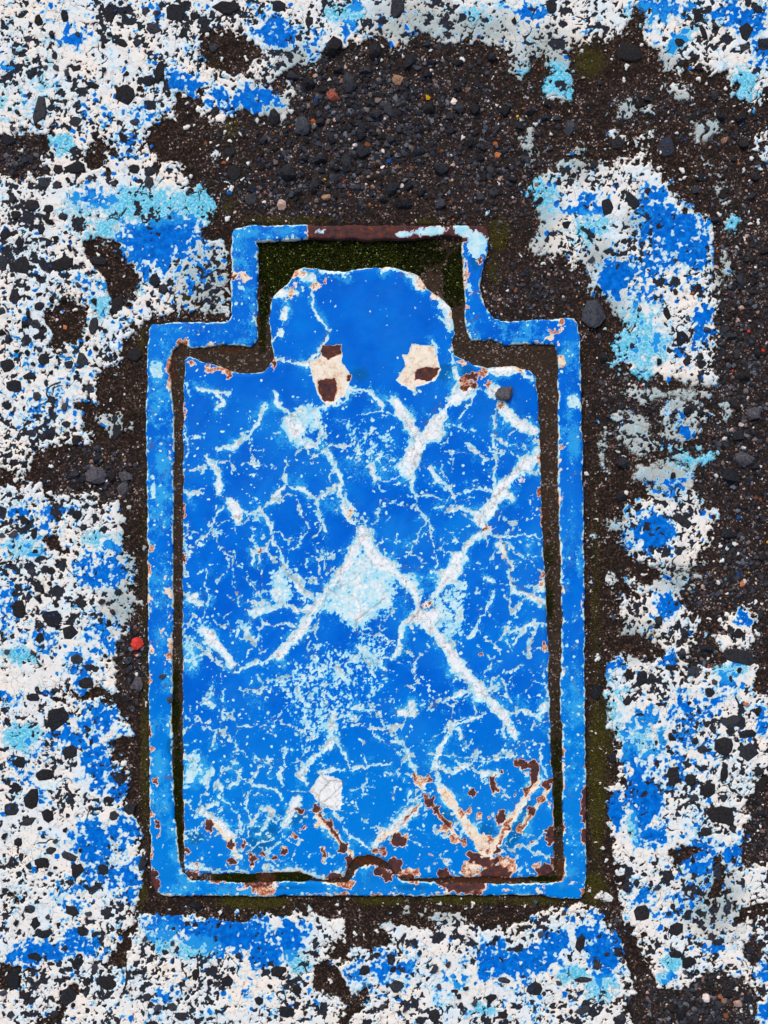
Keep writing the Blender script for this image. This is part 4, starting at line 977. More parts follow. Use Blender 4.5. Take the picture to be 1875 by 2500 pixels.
FSP = """A 1300 175 270 72 .86;A 1500 160 320 70 .86;A 1750 165 400 70 .84;B 700 150 220 60 .7;B 470 140 220 40 .7;B 780 165 90 70 .86;B 835 200 40 90 .8;B 330 205 150 34 .75;B 670 185 60 40 .72;A 740 440 90 44 .47;A 770 470 130 40 .44;A 695 450 30 60 .7;A 690 390 20 40 .5
A 380 880 90 60 .56;A 330 930 60 50 .5;A 300 1050 34 160 .62;A 300 1140 40 100 .5;A 240 1118 170 8 .42;A 560 885 70 20 .45;A 700 925 200 44 .6;A 170 770 40 24 .42;A 290 1580 18 100 .42;A 300 1510 24 30 .45;C 305 140 24 60 .4;C 175 720 44 50 .55;C 290 690 24 34 .45;C 170 850 26 120 .6;C 175 1050 22 200 .46;C 290 1000 40 60 .5;C 270 900 24 40 .46;C 295 1150 24 80 .42;C 310 1030 26 26 .5;C 180 1350 30 110 .48;C 260 1260 30 80 .42;C 300 1330 44 90 .5;C 300 1400 50 60 .52;C 265 1440 34 24 .45;C 172 1540 24 60 .55
E 175 380 30 70 .7;E 180 490 24 60 .55;E 185 590 24 40 .5;E 210 690 44 60 .68;E 180 900 30 90 .55;E 215 960 24 80 .66;E 225 1030 20 50 .62;E 200 1330 70 150 .78;E 185 1150 22 90 .6;E 190 1260 30 70 .7;E 600 1320 90 50 .62;E 840 1320 200 90 .68;E 900 1370 170 60 .56;E 960 1340 90 60 .42;E 760 1370 80 40 .44;E 1410 1330 140 70 .56;E 1430 1350 60 60 .6;E 900 1400 110 30 .56;E 300 1400 120 20 .45;E 500 1410 200 16 .42;E 1250 1400 300 18 .45;E 1400 1410 100 20 .6;F 60 1190 260 60 .84;F 0 1240 50 80 .56;F 180 1250 90 70 .72;F 230 1290 80 60 .72;F 390 1325 90 30 .6;F 560 1330 80 40 .66;F 700 1350 260 90 .74;F 760 1390 130 50 .66;F 620 1380 60 60 .46;F 870 1320 130 40 .68;F 820 1360 60 50 .44;F 1000 1320 200 30 .62;F 980 1380 90 30 .45;F 1180 1390 60 40 .46;F 1300 1300 80 70 .7;F 1400 1330 90 20 .5;F 1220 1370 20 90 .48;F 1460 1390 40 50 .6;F 1465 790 50 130 .84;F 1465 900 40 120 .72;F 1462 1030 50 100 .84;F 1475 600 16 120 .55
F 1330 500 30 90 .55;F 1335 600 34 60 .5;F 1330 720 30 60 .5;F 1335 980 34 80 .66;F 1340 1200 24 60 .42;F 150 1410 120 20 .6;F 300 1410 300 14 .5;F 540 1405 160 20 .5;D 1320 400 34 50 .42;D 1460 1050 24 120 .42;D 1320 1000 20 200 .45;D 1460 700 16 300 .4;D 1330 1500 24 80 .42;B 1290 800 120 34 .55;B 1320 760 34 60 .55;B 1250 840 60 50 .5;B 1300 880 30 70 .46;B 1330 1530 60 30 .55;B 720 440 24 200 .55;B 740 540 34 90 .42;B 715 660 26 70 .6;B 850 860 90 20 .5;B 1160 880 60 24 .42;B 1420 740 50 40 .45;B 1320 990 50 70 .5;D 1320 80 60 30 .5;D 1300 200 20 120 .5;B 800 365 56 56 .44;B 810 360 30 34 .7"""
for row in FSP.replace('\n', ';').split(';'):
    t = row.split()
    sl_, v = rspot(t[0], *[float(q) for q in t[1:6]])
    FR[sl_] = np.maximum(FR[sl_], v)
FR = np.maximum(FR, 0.84 * sstep(742, 756, cX + 6 * a1) * sstep(600, 590, cY) * sstep(30, 24, np.abs(cY - 566)))
pale_f = sstep(0.42, 0.62, pale_f + 0.55 * n15 + 0.3 * n6)
FR = FR - pale_f * 0.8
FR = FR - 0.05 * (FR < 0.52) + 0.18 * n15 * (FR > 0.05)
FR = np.maximum(FR, np.maximum(e_i * (0.30 + 0.6 * n50 + 0.4 * n15), e_o * (0.16 + 0.6 * n50 + 0.4 * n15)))
footf = sstep(1500, 1900, cY)
FK = np.exp(-(np.abs(fbm(cX, cY, 90, 2, 97)) / 0.012) ** 2) * (n50 > 0.05) * 0.7
tealf = blobs(cX, cY, [(550, 850, 60, 8, 0, 1.0), (1365, 880, 14, 30, 0, 1.2), (420, 1820, 14, 26, 0, 1.0), (430, 1430, 10, 40, 0, .7), (1000, 2165, 60, 10, 0, .7), (700, 2165, 90, 8, 0, .6), (1160, 640, 12, 24, 0, 1.0)])
bead = 0.3 * sstep(0, 7, -s_fr)
bottom_bar = sstep(2120, 2160, cY) * 0.55                       # the sill under the lid's foot lies a little lower
zf = TOP_F * 1000 - 0.35 + bead - bottom_bar + 0.14 * n50 + 0.07 * n15 + 0.03 * n6 - 0.12 * np.clip((FW - .5) * 3, 0, 1) - 0.2 * np.clip((FR - .4) * 4, 0, 1)
dropf = sstep(-0.5, 4.0, s_fr)
Zf = (zf * (1 - dropf) + (LOW * 1000) * dropf) * 0.001
kfm = s_fr < 6.5
kfm = kfm[:-1, :-1] & kfm[1:, :-1] & kfm[:-1, 1:] & kfm[1:, 1:]
frame = grid_mesh("cast_iron_surround", wxs, wys, Zf, kfm, {"wf": (FW, FR, FT), "kf": (FK, footf, tealf)}, MAT_METAL)
frame["label"] = "blue painted iron frame with stepped shoulders, set in the asphalt around the lid"
frame["category"] = "cover surround"

# ------------------------------------------------------------------ grit and moss packed in the gap
mossf = 0.45 * n50 + 0.25 * n15 + blobs(cX, cY, [(840, 625, 250, 60, 0, 1.1), (680, 640, 60, 90, 0, 1.2), (1110, 680, 34, 90, 0, .75), (645, 740, 14, 60, 0, .9), (640, 830, 14, 40, 0, .6), (428, 1720, 16, 120, 0, .7), (434, 1950, 16, 170, 0, .85), (580, 2142, 60, 14, 0, 1.2),
                       (710, 2142, 50, 12, 0, 1.2), (1340, 1450, 22, 200, 0, .5), (1360, 1900, 22, 260, 0, .62), (1335, 2145, 60, 8, 0, .9), (435, 1480, 10, 200, 0, .35)])
rustf = blobs(cX, cY, [(560, 856, 80, 8, 0, .75), (422, 900, 6, 60, 0, .8), (650, 2142, 30, 14, 0, .9), (900, 2094, 70, 20, 0, 1.2), (1180, 2147, 120, 10, 0, .9), (1330, 1280, 10, 130, 0, .6), (1370, 2120, 14, 30, 0, .9), (436, 1330, 8, 120, 0, .5)])
gsand = 1.5 + 1.5 * n50
gap = np.minimum(s_lid, -(-s_in))                                # distance from both edges
bank = np.exp(-np.clip(np.minimum(s_lid, -s_in), 0, 200) / 8.0)
pocket = blobs(cX, cY, [(880, 620, 330, 90, 0, 1.0)])
zfill = -0.35 - 2.4 * np.clip(pocket, 0, 1) + (0.5 + 0.9 * np.clip(pocket, 0, 1)) * n15 + 0.35 * n6 + 0.6 * n50 + 0.5 * bank
zfill = zfill + 0.9 * np.clip(blobs(cX, cY, [(580, 2142, 60, 14, 0, 1.), (710, 2142, 50, 12, 0, 1.), (434, 1950, 14, 170, 0, .6)]), 0, 1)
kg = (s_in < 12) & (s_lid > -12)
kg = kg[:-1, :-1] & kg[1:, :-1] & kg[:-1, 1:] & kg[1:, 1:]
fill = grid_mesh("groove_grit", wxs, wys, zfill * 0.001, kg, {"gf": (mossf, gsand, rustf)}, MAT_FILL)
fill["kind"] = "stuff"
fill["label"] = "brown grit and green moss packed in the gap between lid and frame"
fill["category"] = "grit"

# moss leaves standing in the gap and beside the frame
rs = np.random.RandomState(5)


def field_at(F, x, y):
    return F[min(max(int(round((cys[0] - y) / H)), 0), F.shape[0] - 1), min(max(int(round((x - cxs[0]) / H)), 0), F.shape[1] - 1)]


V, F, Cc = [], [], []


def blade(x, y, z, L, tint):
    wx, wy = (x - CX) * PX, (CY - y) * PX
    a = rs.rand() * 6.283
    lean = 0.25 + 0.8 * rs.rand()
    ca, sa = math.cos(a), math.sin(a)
    b = len(V)
    wd = L * (0.2 + 0.2 * rs.rand())
    V.extend([(wx - sa * wd, wy + ca * wd, z), (wx + sa * wd, wy - ca * wd, z), (wx + ca * L * lean, wy + sa * L * lean, z + L)])
    F.append((b, b + 1, b + 2))
    Cc.extend([tint] * 3)


cnt = 0
while cnt < 15000:
    x, y = (rs.uniform(625, 1135), rs.uniform(580, 770)) if rs.rand() < 0.62 else (rs.uniform(415, 1380), rs.uniform(770, 2160))
    if y > 770 and not (x < 460 or x > 1320 or y > 2120 or y < 900):
        continue
    if field_at(s_lid, x, y) < 2 or field_at(s_in, x, y) > -1:
        continue
    m = field_at(mossf, x, y) + 0.5 * field_at(n15, x, y)
    if m < 0.45 + 0.4 * rs.rand():
        continue
    t = rs.rand()
    t = t * t * (0.5 + 0.5 * (field_at(mossf, x, y) > 0.95))
    g0 = np.array(lin(14, 17, 4)[:3]) * (1 - t) + np.array(lin(84, 96, 18)[:3]) * t
    if rs.rand() < 0.03:
        g0 = np.array(lin(176, 186, 130)[:3])
    blade(x, y, field_at(zfill, x, y) * 0.001 - 0.0002, 0.0006 + 0.0009 * rs.rand(), g0)
    cnt += 1
cnt = 0
tries = 0
while cnt < 6000 and tries < 200000:
    tries += 1
    q = rs.rand()
    if q < .5: x, y = rs.uniform(1425, 1500), rs.uniform(800, 2230)
    elif q < .75: x, y = rs.uniform(480, 1430), rs.uniform(2185, 2230)
    elif q < .85: x, y = rs.uniform(335, 370), rs.uniform(780, 2220)
    elif q < .93: x, y = rs.uniform(1170, 1260), rs.uniform(520, 720)
    else: x, y = rs.uniform(560, 1200), rs.uniform(520, 556)
    if field_at(s_out, x if x < 1450 else 1450, min(y, 2210)) < 2:
        continue
    i, j = int((x - mx0) / MS), int((y - my0) / MS)
    if MOSSY[j, i] < 0.4 + 0.6 * rs.rand():
        continue
    t = rs.rand()
    g0 = np.array(lin(36, 34, 12)[:3]) * (1 - t) + np.array(lin(108, 104, 44)[:3]) * t
    blade(x, y, ground_z(x, y) - 0.0001, 0.0004 + 0.0007 * rs.rand(), g0)
    cnt += 1
moss = tri_mesh("moss", V, F, Cc, MAT_MOSS)
moss["kind"] = "stuff"
moss["label"] = "short green moss growing in the gap and along the frame"
moss["category"] = "moss"


# ------------------------------------------------------------------ stones
def hull_mesh(name, seed, flat, rough=0):
    import bmesh
    r = random.Random(seed)
    bm = bmesh.new()
    n = 15
    if flat:                                                     # worn chip: irregular outline, flat top
        m = r.choice([5, 6, 7, 8])
        ph = r.random() * 6.28
        for i in range(m):
            a = ph + (i + r.uniform(-.32, .32)) * 6.283 / m
            q = r.uniform(.8, 1.05)
            bm.verts.new((q * math.cos(a), q * math.sin(a), r.uniform(.15, .4)))
            bm.verts.new((q * .82 * math.cos(a), q * .82 * math.sin(a), r.uniform(.72, 1.0)))
            bm.verts.new((q * .8 * math.cos(a + .2), q * .8 * math.sin(a + .2), -1))
        bm.verts.new((r.uniform(-.2, .2), r.uniform(-.2, .2), 1.05))
    else:
        for i in range(15 if not rough else 20):
            v = [r.gauss(0, 1) for _ in range(3)]
            l = math.sqrt(sum(t * t for t in v))
            q = r.uniform(.8, 1.12)
            bm.verts.new([max(-.86, min(.86, t / l * q)) if r.random() < .5 else t / l * q for t in v])
    res = bmesh.ops.convex_hull(bm, input=bm.verts)
    bmesh.ops.delete(bm, geom=[g for g in res['geom_interior'] if isinstance(g, bmesh.types.BMVert)], context='VERTS')
    if rough:
        bmesh.ops.subdivide_edges(bm, edges=bm.edges[:], cuts=rough, use_grid_fill=True, smooth=0.0)
        bmesh.ops.triangulate(bm, faces=bm.faces[:])
        for v in bm.verts:
            v.co *= 1 + r.uniform(-.09, .05)
    me = bpy.data.meshes.new(name)
    bm.to_mesh(me)
    bm.free()
    if rough:
        me.polygons.foreach_set("use_smooth", [False] * len(me.polygons))
    me.materials.append(MAT_STONE)
    return me


FLATS = [hull_mesh("stone_chip", 100 + i, True) for i in range(16)]
ROUNDS = [hull_mesh("pebble", 200 + i, False, 1) for i in range(14)]
# chips and pebbles read off the photograph: crop origin and zoom, then x y width height [angle]; a leading ~ marks a loose rounded one
LIST = {(0, 0, 2.592): """245 130 60 80;410 100 50 90;690 80 100 170;790 70 30 40;920 70 60 60;990 80 50 60;1110 80 140 130;1440 50 190 90 5;1230 100 60 60;1300 180 80 80;970 180 90 70;1160 220 80 70;770 270 90 60 30;650 290 45 40;180 250 60 60;330 220 60 50;490 220 40 50;695 220 40 50;100 340 40 40;195 470 65 90;480 430 80 55;290 430 30 60;360 430 40 60;420 465 60 50;660 445 50 60;560 450 30 40;800 390 20 50;800 470 50 50;795 600 140 150;940 510 90 80;590 540 90 46 20;255 700 90 200 10;110 710 35 60;90 520 50 30;470 670 40 45;410 640 30 60;480 770 90 80;80 810 45 40;560 690 60 15;850 770 70 50;780 870 56 110 -35;850 1070 80 70;720 1160 50 60;940 1150 70 100;365 1070 70 80;480 1060 160 90;360 1170 60 60;430 1140 50 30;570 1130 40 60;280 1150 100 80;80 1260 60 60;200 1300 110 80;310 1320 70 60;400 1370 70 50;100 1360 80 60;260 1450 50 70;40 1480 90 90;125 1550 50 70;300 1530 50 60;310 1400 90 30 15;420 1470 30 40;350 1510 40 60;200 1430 40 90;440 1570 40 60;130 1640 110 50;410 1640 130 60;620 1650 120 60;960 1240 30 20;1190 1220 40 60;880 560 50 50;1010 450 60 160 10;50 880 100 80;1480 1090 90 110;1590 1260 90 80;1590 1190 60 60;1450 960 80 70;~190 1000 60 50;~130 1040 60 50;~75 1100 50 50;~95 1050 40 40;1390 480 40 40;1350 300 60 60;870 270 60 60""",
        (0, 620, 3.457): """190 90 150 160;520 90 220 130 -10;20 80 100 150;110 160 100 90;800 60 110 80;120 360 110 160;660 260 90 60 -10;440 390 70 50;540 380 70 70;320 190 50 50;180 270 60 30;240 365 50 50;330 440 90 80;330 340 60 60;240 500 70 70;20 490 70 80;170 480 50 50;75 570 50 40;300 590 90 80;200 600 60 80;20 660 60 100;310 700 120 70;70 720 90 60;200 760 80 40;330 800 80 50;230 840 80 70;140 820 50 60;370 890 120 110;60 940 130 130;280 930 60 50;480 870 50 40;550 820 50 60;690 890 130 150 -30;580 930 90 80;810 800 70 80;250 1030 160 80;430 1000 60 50;650 1000 60 40;580 1050 30 60;120 1120 150 130;760 1130 100 100;310 1200 80 80;190 1210 60 30;200 1300 120 70;60 1280 80 80;550 1290 90 60;120 1310 30 50;450 1280 60 40;570 1110 60 20;790 600 80 160;880 650 40 90 20;990 440 110 180 20;1130 850 130 110;960 1490 160 160 30;640 1570 90 100;560 1440 90 70;270 1510 110 100;420 1560 70 60;800 400 60 80;1310 220 110 150;1250 420 80 50;1380 300 90 110;~820 1720 100 90;~940 1880 90 100;~820 1640 80 60;~700 1900 80 80;~620 1860 110 80;~960 1690 60 60;760 1540 40 70""",
        (0, 1240, 3.457): """90 110 50 80;210 115 80 70;110 220 70 80;290 220 60 110;270 550 100 70;40 550 70 60;180 490 50 40;90 460 60 40;300 370 40 90;430 530 90 80;420 640 70 70;320 760 70 70;330 680 90 80;120 740 40 30;470 820 50 60;690 810 90 90;860 790 80 60;990 710 80 70;440 940 200 180 30;580 1050 140 150;340 1100 90 110;650 1280 110 90;270 1220 60 60;60 1210 60 60;890 1250 60 60;470 1540 60 80;280 1600 120 80;480 1780 220 230;590 2060 150 130 -20;170 2150 110 120;460 2180 70 80;950 880 60 80;920 960 60 60;20 1060 40 90;850 900 50 60;730 1480 140 120;~1080 1290 90 80;~1110 1700 60 60;~1070 1620 50 50;160 860 120 180;20 230 60 60;650 60 90 90;700 170 60 60;~1100 1430 70 60;1220 1440 60 50""",
        (0, 1860, 2.592): """200 235 100 140 20;290 80 130 80;100 160 100 60;70 300 120 90;180 380 120 56 -20;300 340 80 90;30 470 50 60;115 510 60 70;320 560 80 60;350 500 60 30;410 430 60 30;430 340 30 50;250 420 50 30;270 470 50 40;440 600 120 60 20;265 640 110 80;490 690 110 120;350 670 30 40;510 560 50 30;580 290 60 40;720 340 60 70;690 240 80 50;820 300 80 90;710 480 30 40;450 940 110 80 30;190 930 80 60;300 980 50 50;105 1020 70 40;670 960 80 80;560 960 50 50;280 1090 130 60;225 1020 60 100;520 1070 90 70;600 1090 60 50;370 1030 40 40;210 1350 60 60;220 1230 120 60;410 1180 50 40;490 1270 80 120;600 1310 60 70;680 1400 150 90 20;550 1390 70 70;430 1480 110 130;80 1380 100 150;160 1480 60 60;1090 1150 70 30 -20;915 1120 40 40;1240 1340 60 70;1330 1400 70 40;1440 1390 80 80;930 1490 70 56;1090 1550 70 60;1150 1610 100 60;540 1470 40 40;200 1600 40 40;1340 1520 60 80;1510 1230 50 50;650 680 80 80;900 640 50 110 20;20 1460 50 60;70 1600 60 60;340 1600 80 60;460 1540 50 40;860 1330 60 40;1000 1560 70 50;~1235 905 80 90""",
        (620, 2100, 2.592): """325 335 60 50;270 820 70 70;210 960 100 90;100 800 40 40;815 930 50 50;960 945 40 50;1140 980 80 100;905 800 100 90;700 700 80 70;880 690 50 50;1340 810 50 60;1300 860 40 60;1170 800 50 40;1140 690 50 70;1400 900 50 50;1060 955 40 40;1580 980 60 60;1500 870 80 50 -20;1230 660 50 40;1580 760 90 40;640 860 60 40;390 540 40 60;150 700 110 80;1530 500 60 40;30 890 60 60""",
        (1235, 1860, 2.592): """1060 90 100 140;1170 110 80 80;1280 180 110 110;1380 230 70 60;1360 340 200 140;1270 440 70 70;1190 230 80 60;1140 280 80 60;860 960 120 120;1150 970 60 80;1070 940 40 40;1220 940 60 40;1080 1060 100 100;1080 1220 90 60;1160 1270 110 80 -15;1410 910 40 110;1300 1100 80 80;1020 720 60 70;190 1440 110 110;490 1570 120 60;730 1620 70 60;640 1220 30 60;580 1290 60 60;330 1400 60 40;490 1380 120 40;440 1500 40 40;~1400 1470 80 70;~1110 1580 70 130;~1050 1560 60 60;~1350 1540 60 90;~1240 1580 60 60;~1180 1530 50 50;~1290 1410 60 50;~1430 1400 60 50;~1530 1500 60 60;~1350 1630 70 50;960 800 60 50;830 770 40 60;1380 80 60 110;1500 60 60 70;1620 140 70 110;~1600 60 70 80;~1620 330 60 60;1340 700 60 110;470 1150 60 120;370 960 60 50;220 1090 50 40;900 130 30 30;1260 960 80 90;700 1010 50 30;1180 620 40 70""",
        (1400, 620, 3.457): """920 710 130 140;960 900 80 110;1080 930 100 90;720 910 60 80;860 320 60 70;970 540 80 50;790 500 70 130 -20;550 470 50 60;1130 640 50 110 15;~1420 230 90 140;~1330 690 130 80;~1380 840 80 90;~1560 830 80 80;~1450 1030 110 120;~1360 1270 140 80 30;~1390 1540 110 110;~420 1760 140 130 20;~410 1290 90 70;~250 870 80 90;~400 2050 90 80;~320 1230 60 70;~240 1080 80 60;~1330 1880 170 150;~1340 100 80 60;~1500 50 80 60;~1540 1800 90 70;~1230 1600 80 60;~1500 1590 60 50;~1500 400 60 100;~1540 920 70 60;~860 1330 60 70;~960 1330 80 80;~1080 1340 80 70;~180 990 60 60;~300 1370 60 60;~1580 1200 70 70;~1480 1900 80 60;~1600 2010 60 60;~1530 2100 70 60;~840 1870 80 60;1010 1640 80 60;830 1410 60 50;660 1560 60 50;~220 690 50 50;~1090 1840 60 50;150 50 90 60;690 370 80 40 -20;860 50 60 40""",
        (1400, 1240, 3.457): """920 110 180 100 40;1400 1260 290 150 15;820 1350 120 60 10;1020 1390 140 120;580 1430 100 140;465 1410 70 110;1150 1560 90 80;1190 1470 60 60;450 1630 100 90;1330 1800 170 120 -20;1460 1910 160 80 -10;1270 2010 180 170;1480 2060 190 190;1090 2040 90 80;820 1930 70 80;800 2020 60 60;700 1980 50 50;190 1550 100 160;~1310 220 170 120;~1350 160 90 80;~1270 380 50 50;~1120 1180 110 110;~720 950 80 90;870 1000 80 90;~920 1220 80 100;~340 930 50 100;~220 1130 60 60;~1490 570 60 50;~1590 590 80 60;~1100 720 50 60;~1600 420 80 80;~1150 1020 60 60;~1630 640 50 70;~1580 900 80 100;~1240 1010 50 60;~640 960 60 60;~760 1060 60 60;1390 1060 110 100;1400 1370 80 40;870 1280 50 60;640 1270 60 60;1180 1890 40 40;330 2110 80 90;1600 100 70 60;440 940 60 50;1270 2170 70 70;1550 1730 60 90;980 1650 50 50;500 660 50 50;600 850 60 50""",
        (600, 0, 2.592): """~550 290 130 140;~820 320 90 140 -10;~1040 390 80 130 30;~580 440 60 60;~760 440 90 70;~650 520 90 140;~395 520 80 120;~470 770 70 60;~820 720 80 80;~1160 680 80 110;~920 880 80 60;~740 960 90 80;~640 1030 80 120;~270 1090 120 130;~250 960 50 60;~190 940 60 50;~470 1000 100 90;~1245 1065 140 90;~920 1190 90 100;~1000 1290 130 80;~1080 970 60 60;~270 1210 50 60;~325 1205 60 60;~430 1170 70 100;~1385 515 40 50;~1090 420 40 80 20;~1150 465 70 60;~1170 390 60 60;~1340 390 80 50;~1560 360 70 70;~1290 740 60 60;~180 740 80 120;~30 1180 60 60;~30 1260 80 70;~870 860 50 50;~540 870 60 80;~440 860 50 70;~710 1180 50 60;~1420 900 60 70;~1360 940 50 40;~760 580 45 50;~660 660 50 50;960 40 100 170;210 40 100 90;400 130 60 80;~910 700 70 120 -20;~1020 680 50 50;~1350 680 70 80;~1450 690 80 80;~1480 540 50 50;~1340 550 60 60;~1150 280 70 50;~1220 300 50 50;~1370 320 40 40;~1480 390 50 60 30;~1110 810 60 60;~1290 830 60 60;~820 990 50 60;~870 1090 40 60;~790 1130 50 60;~1030 1180 60 60;~1110 1210 70 60;~870 1260 60 60;~800 1230 60 50;~1480 1000 60 60;~1550 1080 50 80;~1590 800 50 50;~1570 1220 60 70;~1340 1010 60 50;~230 1150 50 40;~100 1160 50 50;~100 970 50 60;~610 770 50 50;~660 800 50 50;~730 860 60 60;~800 830 40 70;~370 940 50 60;~370 1000 60 60;~480 1080 60 50;~560 1060 60 60;~760 1050 50 50;~110 880 60 60;~290 480 70 70;~550 1120 60 50;~960 560 50 40;~900 450 40 40;~770 510 50 60;~570 520 50 60;~1000 960 50 40;~1640 700 80 80;~1250 590 50 50;~1530 460 60 50""",
        (1235, 0, 2.592): """780 330 190 120 15;~1485 740 80 70;~1010 660 50 60;~1360 740 70 60;~1505 910 60 70;~1450 870 50 60;~250 740 60 60;~325 740 50 50;1240 1120 80 60;~1580 1120 60 60;640 1310 90 120;800 1270 90 140 -40;~1330 1390 80 60;~1640 1580 80 70;~1560 1640 70 50;~850 660 60 60;~900 620 60 50;~150 700 60 60;~260 650 60 50;~90 800 60 60;~200 850 60 50;~330 800 50 50;~180 940 70 50;~80 970 60 50;~280 930 60 50;~130 1010 60 60;~40 1130 60 60;~50 900 50 50;~430 1110 50 50;~1320 600 70 70;~1300 870 60 50;~1190 740 50 60;~1200 1200 60 60;~1370 1240 60 60;1520 200 110 130;1210 100 50 100;1320 160 50 60;700 900 110 100;1020 930 120 130;1250 200 40 110 -25;1100 270 70 60;600 520 50 40;~1550 1240 60 60;380 1420 60 60;560 1040 60 60;320 1080 40 50;210 1270 60 50;1510 300 80 60;1600 60 60 60;290 50 70 90;50 130 90 30;1230 420 90 50;1450 1000 50 60;900 1210 50 60;540 1490 50 60"""}
stones = []
for (ox, oy, kz), s in LIST.items():
    for t in s.split(';'):
        t = t.strip()
        loose = t[0] == '~'
        v = [float(q) for q in t.lstrip('~').split()]
        if len(v) < 4:
            continue
        stones.append((v[0] / kz + ox, v[1] / kz + oy, v[2] / kz, v[3] / kz, v[4] if len(v) > 4 else None, loose))
FOUT = np.array(FRAME_OUT)
rr = random.Random(3)
kept = []
for st in sorted(stones, key=lambda q: -q[2] * q[3]):
    x, y, w_, h_ = st[:4]
    p, s_ = ground_p(x, y)
    if s_ < 0.5 * min(w_, h_) + 3:
        continue
    if any(abs(x - q[0]) < 0.32 * (w_ + q[2]) and abs(y - q[1]) < 0.32 * (h_ + q[3]) for q in kept):
        continue
    kept.append(st)


def place(me, name, x, y, w_, h_, ang, tall, zc, parent=None, tilt=0.0):
    o = bpy.data.objects.new(name, me)
    COL.objects.link(o)
    o.location = ((x - CX) * PX, (CY - y) * PX, zc)
    o.scale = (w_ / 2 * PX, h_ / 2 * PX, tall)
    o.rotation_euler = (rr.uniform(-tilt, tilt), rr.uniform(-tilt, tilt), R(ang))
    if parent:
        o.parent = parent
    return o


def put_stone(st):
    x, y, w_, h_, an, loose = st
    ang = -an if an is not None else rr.uniform(-14, 14)
    z = ground_z(x, y)
    if loose:
        tall = 0.42 * min(w_, h_) * PX
        o = place(rr.choice(ROUNDS), "stone", x, y, w_ * 1.04, h_ * 1.04, ang, tall, z + 0.3 * tall, ground, 0.35)
        o["scrap"] = -0.6 if rr.random() < .93 else 0.15
    else:
        tall = 0.0011
        o = place(rr.choice(FLATS), "stone", x, y, w_ * 1.1, h_ * 1.1, ang + rr.choice([0, 180]), tall, max(z, -0.0006) - 0.00062 + rr.uniform(-.0001, .00025), ground, 0.05)
        o["scrap"] = rr.choice([-0.6, -0.6, -0.6, -0.1, 0.12, 0.28])
    return o


for st in kept[:300]:
    put_stone(st)

# the rest of the grit, too small to pick apart, as one mesh
gm = [(np.array([v.co for v in m.vertices], f32), np.array([tuple(p.vertices) for p in m.polygons], np.int32)) for m in [hull_mesh("grit", 300 + i, False) for i in range(6)]]
small = []
ico_v = None
PAL = [(lin(44, 46, 54), 32), (lin(60, 64, 74), 24), (lin(36, 33, 33), 14), (lin(98, 103, 114), 11), (lin(110, 100, 98), 6), (lin(134, 104, 88), 5), (lin(190, 158, 144), 4.5), (lin(224, 206, 202), 3.5), (lin(156, 88, 44), 3.2), (lin(110, 66, 40), 4), (lin(206, 52, 22), .5), (lin(226, 176, 24), .15), (lin(80, 130, 150), .8), (lin(16, 70, 140), .8)]
pw = np.array([p[1] for p in PAL]); pw = pw / pw.sum()
VV, FF, CC = [], [], []
base = 0


def grit(x, y, r_, col):
    global base
    v, f = gm[rs.randint(6)]
    a = rs.rand() * 6.283
    ca, sa = math.cos(a), math.sin(a)
    sx, sy, sz = r_ * rs.uniform(.8, 1.25), r_ * rs.uniform(.7, 1.0), r_ * rs.uniform(.55, .8)
    p = v * np.array([sx, sy, sz], f32) * PX
    q = np.stack([p[:, 0] * ca - p[:, 1] * sa, p[:, 0] * sa + p[:, 1] * ca, p[:, 2]], -1)
    q += np.array([(x - CX) * PX, (CY - y) * PX, ground_z(x, y) + 0.28 * sz * PX], f32)
    VV.append(q); FF.append(f + base); CC.append(np.tile(np.array(col[:3], f32) * rs.uniform(.75, 1.2), (len(v), 1)))
    base += len(v)


for st in kept[300:]:
    x, y, w_, h_ = st[:4]
    grit(x, y, 0.5 * math.sqrt(w_ * h_), PAL[rs.randint(3)][0])
n_g = 0
tries = 0
while n_g < 12500 and tries < 400000:
    tries += 1
    x, y = rs.uniform(-60, 1935), rs.uniform(-60, 2560)
    p, s_ = ground_p(x, y)
    if p > -0.25 or s_ < 6:
        continue
    i, j = int((x - mx0) / MS), int((y - my0) / MS)
    gv = float(GRAVELLY[j, i])
    if rs.rand() > 0.05 + 0.95 * gv:
        continue
    r_ = 1.3 + 8.2 * rs.rand() ** 2.5 * (0.25 + 0.75 * gv)
    ci = rs.choice(len(PAL), p=pw)
    if ci > 4 and r_ > 5 and rs.rand() < .8:
        ci = rs.randint(3)
    grit(x, y, r_, PAL[ci][0])
    n_g += 1
gravel = tri_mesh("gravel", np.concatenate(VV), np.concatenate(FF), np.concatenate(CC), MAT_GRAVEL)
gravel["kind"] = "stuff"
gravel["label"] = "fine dark grit and tiny coloured pebbles scattered on the bare asphalt"
gravel["category"] = "gravel"

# ------------------------------------------------------------------ loose stones one could pick up
M_RED = mat_plain("red_painted_stone", lin(196, 44, 34), lin(224, 74, 62), lin(150, 34, 40), 0.9)
M_BRICK = mat_plain("red_brown_cinder", lin(120, 58, 46), lin(164, 92, 72), lin(90, 44, 40), 1.4)
M_TAN = mat_plain("tan_stone", lin(128, 92, 66), lin(176, 142, 116), lin(96, 66, 48), 1.2)
M_PALE = mat_plain("pale_quartz", lin(226, 206, 198), lin(240, 228, 222), None, 0.8)
M_PINK = mat_plain("pink_grey_stone", lin(164, 132, 122), lin(196, 166, 154), None, 0.8)
M_GREY = mat_plain("grey_basalt", lin(56, 55, 62), lin(92, 89, 97), lin(40, 40, 46), 0.9)
M_SLATE = mat_plain("slate_blue_stone", lin(42, 45, 53), lin(70, 74, 84), lin(32, 33, 39), 0.9)
M_ORANGE = mat_plain("orange_pebble", lin(176, 96, 52), lin(206, 132, 84), None, 0.9)
